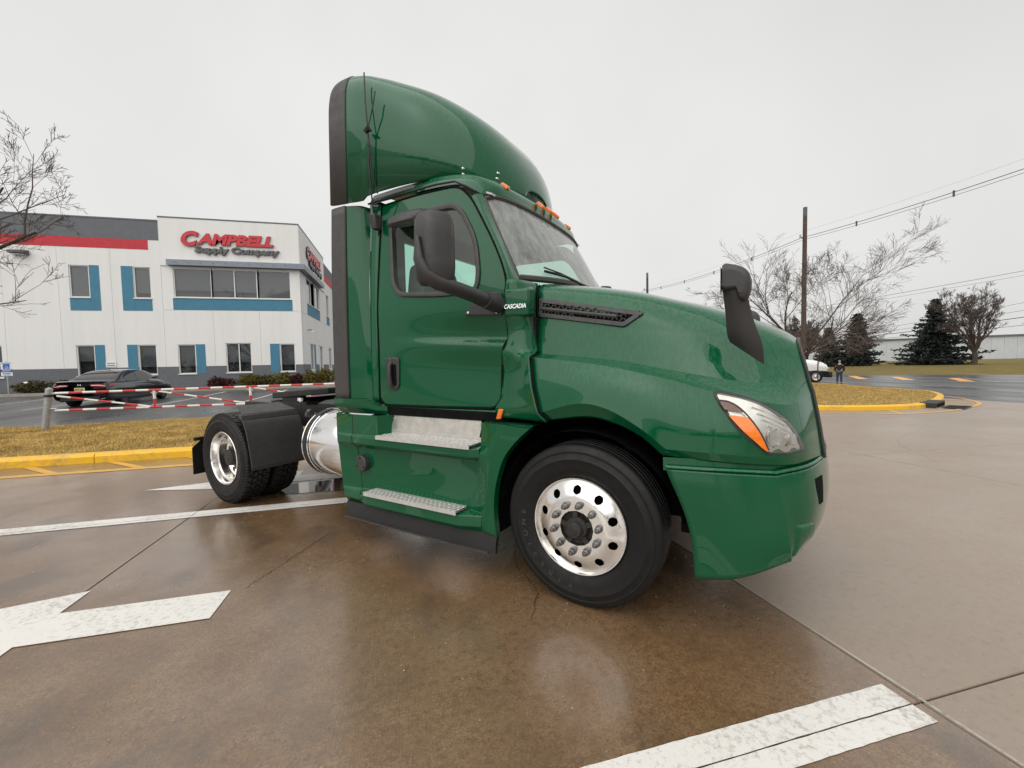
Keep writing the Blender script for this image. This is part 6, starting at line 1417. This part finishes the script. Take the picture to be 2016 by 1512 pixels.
# storm drain: kerb inlet and grate
DR = empty('storm_drain', (15.4, 7.0, gz(15.4)), R_(22), 'dark storm drain inlet with slots set in the yellow island kerb', 'drain')
m = MB(); m.box(-.75, .75, -.16, .24, -.06, .175); di = m.build('inlet_casting', 'hub', DR, smooth=False); bevel(di, .01)
for k in range(4):
    m = MB(); m.box(-.58+.33*k, -.38+.33*k, -.175, -.15, .04, .12); m.build('inlet_slot', 'void', DR, smooth=False)
m = MB(); m.box(-.75, .85, -.80, -.24, .004, .012); gt_ = m.build('grate', 'hub', DR, smooth=False)
for k in range(9):
    m = MB(); m.box(-.68+.165*k, -.60+.165*k, -.75, -.29, .010, .0145); m.build('grate_slot', 'void', gt_, smooth=False)
# ------------------------------------------------------------------ road, verge bank and far buildings
rd = obj('road', [(x, y, gz(x)-.018) for y in (-80, 120) for x in (20.2, 25, 30, 62)], [(i, i+1, i+5, i+4) for i in range(3)], 'asphalt', smooth=False); tag(rd, kind='structure')
zr = lambda x, y: gz(x)-.018
for q in ([(43.73, 31.21), (44.2, 30.7), (38.6, 25.5), (37.9, 25.9)], [(43.89, 27.27), (44.3, 26.8), (39.1, 22.2), (38.6, 22.8)], [(44.08, 22.93), (44.5, 22.4), (39.4, 18.6), (39.2, 19.4)], [(43.6, 35.4), (44.1, 34.9), (38.4, 29.6), (37.7, 30.0)]): flat('painted_bar', q, 'opaint', .005, rd, zr)
for q in ([(37.75, 60), (37.9, 60), (39.05, 17.6), (38.9, 17.6)], [(43.9, 60), (44.05, 60), (44.6, 22), (44.45, 22)], [(44.6, 22.2), (44.75, 22.2), (40.1, 17.6), (39.95, 17.6)], [(32.4, 60), (32.5, 60), (32.5, -40), (32.4, -40)]): flat('painted_line', q, 'wpaint', .006, rd, zr)
bk = []
bot = [(30, 120), (40, 52), (45.8, 33.2), (50, 28), (54.2, 23), (66, 8), (80, -20)]; topl = [(50, 125), (57, 60), (64.0, 47.5), (65.5, 38), (67, 29), (78, 12), (95, -15)]; back = [(80, 140), (90, 90), (140, 95), (160, 70), (170, 50), (180, 20), (190, -10)]
G = np.array([[(x, y, -.60) for x, y in bot], [((x+a)/2, (y+b)/2, -.15) for (x, y), (a, b) in zip(bot, topl)], [(x, y, .14) for x, y in topl], [(x, y, .2) for x, y in back]])
v, f = gridmesh(net(list(G), 6, 4, brk_rows=(2,))); tag(obj('bank', v, f, turf('bank_turf', (.10, .085, .03), (.24, .18, .07))), kind='structure')
WH = empty('warehouse', (112, 76, -.2), 0, 'long pale blue grey warehouse wall behind the trees on the far right', 'building')
pa, pb = Vector((96.0, 80.4, 0)), Vector((172.0, 61.0, 0)); dd = (pb-pa).normalized(); nrm_ = Vector((dd.y, -dd.x, 0))
M['whwall'] = plain('pale_metal_cladding', (.50, .525, .55), .6, var=.06, scale=.6)
npn = 24
for k in range(npn):
    a = pa+(pb-pa)*(k/npn); b_ = pa+(pb-pa)*((k+1)/npn)-dd*.06; n3 = -nrm_*.4; P = [a, b_, b_+n3, a+n3]; o3 = Vector((112, 76, -.2))
    h0, h1 = 5.05+1.35*k/npn, 5.05+1.35*(k+1)/npn
    m = MB(); m.hexa([tuple(p-o3+Vector((0, 0, -.6))) for p in P]+[tuple(P[0]-o3+Vector((0, 0, h0))), tuple(P[1]-o3+Vector((0, 0, h1))), tuple(P[2]-o3+Vector((0, 0, h1))), tuple(P[3]-o3+Vector((0, 0, h0)))]); m.build('cladding_panel', 'whwall', WH, smooth=False)
m = MB(); m.bar(tuple(pa-Vector((112, 76, -.2))+nrm_*.1+Vector((0, 0, 5.15))), tuple(pb-Vector((112, 76, -.2))+nrm_*.1+Vector((0, 0, 6.5))), .6, .35); m.build('roof_edge', 'bgrey', WH, smooth=False)
m = MB(); m.hexa([tuple(p) for p in ((-16, 4.4, -.4), (60, -15, -.4), (75, 25, -.4), (0, 45, -.4), (-16, 4.6, 4.9), (60, -14.8, 6.2), (75, 25, 6.2), (0, 45, 4.9))]); m.build('hall', 'whwall', WH, smooth=False)
# ------------------------------------------------------------------ poles and wires
M['wood'] = plain('weathered_pole', (.085, .060, .045), .9, var=.25, scale=10, bstr=.4, bscale=30)
def pole(loc, H, r, label):
    T = empty('utility_pole', loc, 0, label, 'pole', 'utility poles along the road')
    m = MB(); m.tube([(0, 0, -.5), (0, 0, H*.5), (0, 0, H)], [r, r*.85, r*.7], 12); m.build('shaft', 'wood', T)
    m = MB(); m.lathe([(r*.72, 0), (r*.72, .5)], 12, 'z', (0, 0, H-.55)); m.build('pole_cap', 'sgrey', T)
    m = MB(); m.bar((-r, 0, H-2.0), (-r-.35, -.1, H-1.95), .06); m.tube([(-r-.32, -.1, H-2.05), (-r-.32, -.1, H-1.82)], .05, 8); m.build('insulator', 'galv', T)
    return T
pole((24.1, 19.35, gz(24.1)), 11.75, .17, 'brown wooden utility pole standing behind the island tree'); pole((26.4, 41.5, -.5), 12.3, .17, 'farther wooden utility pole rising above the green hood'); pole((21.9, -2.9, -.38), 11.6, .17, 'wooden utility pole out beyond the right edge')
def wire(a, b, sag, r, label, grp, spac=0, ext=None):
    a = Vector(a); b = Vector(b); T = empty('overhead_cable', a, 0, label, 'cable', grp); pts = []
    for k in range(25):
        t = k/24; p = a.lerp(b, t); p.z -= sag*4*t*(1-t); pts.append(p-a)
    m = MB(); m.tube(pts, r, 5); m.build('cable_run', 'sdark', T)
    for k in range(spac):
        p = pts[2+int((k+.5)*20/spac)]; m = MB(); m.box(p.x-.03, p.x+.03, p.y-.03, p.y+.03, p.z-.20, p.z+.08); m.build('cable_spacer', 'sgrey', T, smooth=False)
    return T
P1, P2, P3 = Vector((23.75, 19.25, 9.32)), Vector((26.05, 41.4, 9.75)), Vector((21.55, -3.0, 9.4))
for dz, r, spc, nm in ((.0, .016, 4, 'thick black cable'), (-.16, .010, 0, 'lower thin cable'), (.40, .0035, 0, 'topmost thin cable')):
    o3 = Vector((0, 0, dz)); wire(P2+o3, P1+o3, .42, r, nm+' strung between the two wooden poles', 'cables on the roadside poles', spc); wire(P1+o3, P3+o3, .45, r, nm+' running from the near pole out of the upper right', 'cables on the roadside poles', spc)
P4 = P2+(P2-P1)*1.2
wire(P2, P4, .5, .02, 'black cable running away left behind the windscreen from the farther pole', 'cables on the roadside poles')
for (a, b_, r, lb) in (((71, 62, 10.4), (92, 33.5, 14.6), .030, 'highest thin wire low in the right of the sky'), ((71, 62, 9.9), (92, 33.5, 13.9), .020, 'second highest thin wire in the right of the sky'), ((83, 58, 6.2), (84.5, 33, 9.3), .022, 'thin wire above the right leafless tree'), ((83, 58, 5.6), (84.5, 33, 8.1), .022, 'thin wire crossing the top of the right leafless tree'), ((83, 58, 5.2), (84.5, 33, 7.0), .05, 'thick wire crossing the right leafless tree'), ((83, 58, 4.6), (84.5, 33, 5.75), .03, 'lowest wire just above the warehouse roof')): wire(a, b_, .15, r, lb, 'far wires on the right')
# ------------------------------------------------------------------ white truck and the man beside it
WT = empty('white_truck', (31.0, 23.6, -.54), R_(-28), 'white bonneted truck with dark bumper parked on the road behind the island', 'truck')
M['wtruck'] = plain('white_truck_paint', (.80, .80, .79), .3, var=.03, coat=.6)
rows = [[(-2.6, 1.0, 1.0), (-2.6, 1.02, 1.75), (-2.6, .85, 1.98), (-2.6, 0, 2.05)], [(-1.6, 1.02, .98), (-1.6, 1.05, 1.6), (-1.6, .82, 1.85), (-1.6, 0, 1.93)], [(-.6, 1.02, .98), (-.6, 1.05, 1.42), (-.6, .78, 1.68), (-.6, 0, 1.76)], [(-.1, .92, .95), (-.1, .92, 1.25), (-.1, .66, 1.48), (-.1, 0, 1.55)], [(.05, .70, .95), (.05, .70, 1.2), (.05, .5, 1.38), (.05, 0, 1.44)]]
G = net(rows, 4, 4); G2 = G.copy(); G2[..., 1] *= -1; full = np.concatenate([G2, G[:, ::-1][:, 1:]], 1); v, f = gridmesh(full); obj('bonnet', v, f, 'wtruck', WT, ang=50)
m = MB(); m.prism([(-2.6, .95), (-4.3, .95), (-4.3, 2.95), (-3.35, 3.0), (-2.62, 2.05)], -1.02, 1.02); o = m.build('cab', 'wtruck', WT, smooth=False); bevel(o, .06, 3)
m = MB(); m.add([(-2.66, -.92, 2.12), (-2.66, .92, 2.12), (-3.28, .90, 2.90), (-3.28, -.90, 2.90)], [(0, 1, 2, 3)]); m.V = [(x+.05, y, z+.03) for x, y, z in m.V]; m.build('windscreen', 'carglass', WT, smooth=False)
for s in (-1, 1):
    m = MB(); m.add([(-2.95, s*1.026, 2.05), (-3.85, s*1.026, 2.05), (-3.85, s*1.026, 2.75), (-3.40, s*1.026, 2.75)], [(0, 1, 2, 3)]); m.build('side_window', 'carglass', WT, smooth=False)
    m = MB(); m.box(-.02, .06, s*.78-.16, s*.78+.16, 1.02, 1.2); o = m.build('headlamp', 'clearlens' if False else 'brushed', WT); bevel(o, .03)
    for x in (-.9, -5.6):
        w = bpy.data.objects.new('wheel', None); COL.objects.link(w); w.parent = WT; w.location = (x, s*.92, .5)
        m = MB(); m.lathe([(.28, -.13), (.40, -.14), (.48, -.11), (.5, 0), (.48, .11), (.40, .14), (.28, .13)], 32); m.build('tyre', 'rubber', w); m = MB(); m.lathe([(.29, s*.12), (.27, s*.08), (.15, s*.06), (.001, s*.10)], 24); m.build('rim', 'alu', w)
    m = MB(); m.tube([(-2.9, s*1.02, 1.9), (-2.75, s*1.25, 1.95)], .03, 6); m.box(-2.85, -2.73, s*1.3-.08, s*1.3+.08, 1.75, 2.35); m.build('side_mirror', 'black', WT)
m = MB(); m.box(.04, .10, -.52, .52, .98, 1.36); gw = m.build('grille', 'chrome', WT); bevel(gw, .04)
for k in range(7): m = MB(); m.box(.095, .115, -.47, .47, 1.01+.047*k, 1.03+.047*k); m.build('grille_bar', 'sgrey', gw)
m = MB(); m.box(-.05, .22, -1.12, 1.12, .42, .88); o = m.build('front_bumper', 'black', WT); bevel(o, .06, 2)
m = MB(); m.box(.215, .235, -.16, .16, .56, .70); m.build('licence_plate', 'wframe', WT, smooth=False)
m = MB(); m.box(-7.2, -4.4, -1.1, 1.1, .95, 1.15); m.build('chassis_bed', 'black', WT, smooth=False); m = MB(); m.box(-9.6, -4.6, -1.22, 1.22, 1.15, 3.4); o = m.build('cargo_box', 'wtruck', WT, smooth=False); bevel(o, .03)
M['denim'] = plain('blue_denim', (.035, .055, .10), .9); M['jacket'] = plain('black_jacket', (.012, .012, .013), .85); M['skin'] = plain('skin', (.42, .25, .18), .6, var=.05); M['collar'] = plain('pale_hood', (.65, .64, .62), .8); M['shoe'] = plain('dark_shoe', (.02, .018, .016), .6)
def skinned(name, J, E, mat, parent, root=0, sub=2):
    me = bpy.data.meshes.new(name); me.from_pydata([j[:3] for j in J], E, []); o = bpy.data.objects.new(name, me); COL.objects.link(o); o.parent = parent
    bm = bmesh.new(); bm.from_mesh(me); L = bm.verts.layers.skin.verify(); bm.verts.ensure_lookup_table()
    for i, j in enumerate(J): bm.verts[i][L].radius = (j[3], j[4] if len(j) > 4 else j[3])
    bm.verts[root][L].use_root = True; bm.to_mesh(me); bm.free()
    o.modifiers.new('skin', 'SKIN'); s = o.modifiers.new('sub', 'SUBSURF'); s.levels = sub; s.render_levels = sub; me.materials.append(M[mat]); return o
def person():
    T = empty('person', (30.1, 21.55, gz(30.1)-.018), R_(205), 'man in a dark jacket and blue jeans standing beside the white truck', 'person')
    # facing +x in local frame; joints: x,y,z,radius
    J = [(0, 0, .95, .15, .12), (0, 0, 1.15, .14, .11), (0, 0, 1.36, .17, .11), (0, 0, 1.48, .07), (.01, 0, 1.55, .055), (.02, 0, 1.63, .085), (.02, 0, 1.73, .075),
         (0, .10, .88, .095), (.03, .12, .50, .065), (0, .13, .09, .045), (.14, .14, .04, .04), (0, -.10, .88, .095), (-.02, -.12, .50, .065), (-.04, -.13, .09, .045), (.10, -.14, .04, .04),
         (0, .20, 1.42, .065), (-.02, .27, 1.15, .05), (.06, .26, .92, .04), (.09, .25, .83, .035), (0, -.20, 1.42, .065), (-.02, -.27, 1.15, .05), (.06, -.26, .92, .04), (.09, -.25, .83, .035)]
    E_ = [(0, 1), (1, 2), (2, 3), (3, 4), (4, 5), (5, 6), (0, 7), (7, 8), (8, 9), (9, 10), (0, 11), (11, 12), (12, 13), (13, 14), (2, 15), (15, 16), (16, 17), (17, 18), (2, 19), (19, 20), (20, 21), (21, 22)]
    body = skinned('body', J, E_, 'skin', T)
    g = .018
    jk = [0, 1, 2, 3, 15, 16, 17, 19, 20, 21]; JJ = [tuple(J[i][:3])+tuple(r+g+.012 for r in J[i][3:]) for i in jk]; mp_ = {a: b for b, a in enumerate(jk)}
    skinned('jacket', JJ, [(mp_[a], mp_[b]) for a, b in E_ if a in mp_ and b in mp_], 'jacket', T)
    tr = [0, 7, 8, 9, 11, 12, 13]; JJ = [tuple(J[i][:3])+tuple(r+g for r in J[i][3:]) for i in tr]; mp_ = {a: b for b, a in enumerate(tr)}; skinned('jeans', JJ, [(mp_[a], mp_[b]) for a, b in E_ if a in mp_ and b in mp_], 'denim', T)
    m = MB(); m.lathe([(.10, -.03), (.12, .02), (.09, .06)], 16, 'z', (-.01, 0, 1.46)); m.build('hood', 'collar', T)
    # hair cap over the back and top of the head
    V = []; F = []; n = 16
    for i, ph in enumerate(np.linspace(0, R_(105), 7)):
        for j in range(n):
            t = 2*math.pi*j/n; lim = 1.0 if math.cos(t) < .35 else .62; p_ = ph*lim; V.append((.015-.0+.102*math.sin(p_)*math.cos(t), .094*math.sin(p_)*math.sin(t), 1.675+.125*math.cos(p_)))
    F = [(i*n+j, (i+1)*n+j, (i+1)*n+(j+1) % n, i*n+(j+1) % n) for i in range(6) for j in range(n)]; obj('hair', V, F, plain('grey_hair', (.25, .24, .23), .8), T)
    for s in (-1, 1):
        m = MB(); y = s*.135; m.tube([(-.09 if s > 0 else -.12, y, .045), (.05 if s > 0 else .02, y, .05), (.19 if s > 0 else .15, y, .035)], [.05, .058, .04], 10, flat=.8); m.build('shoe', 'shoe', T)
person()
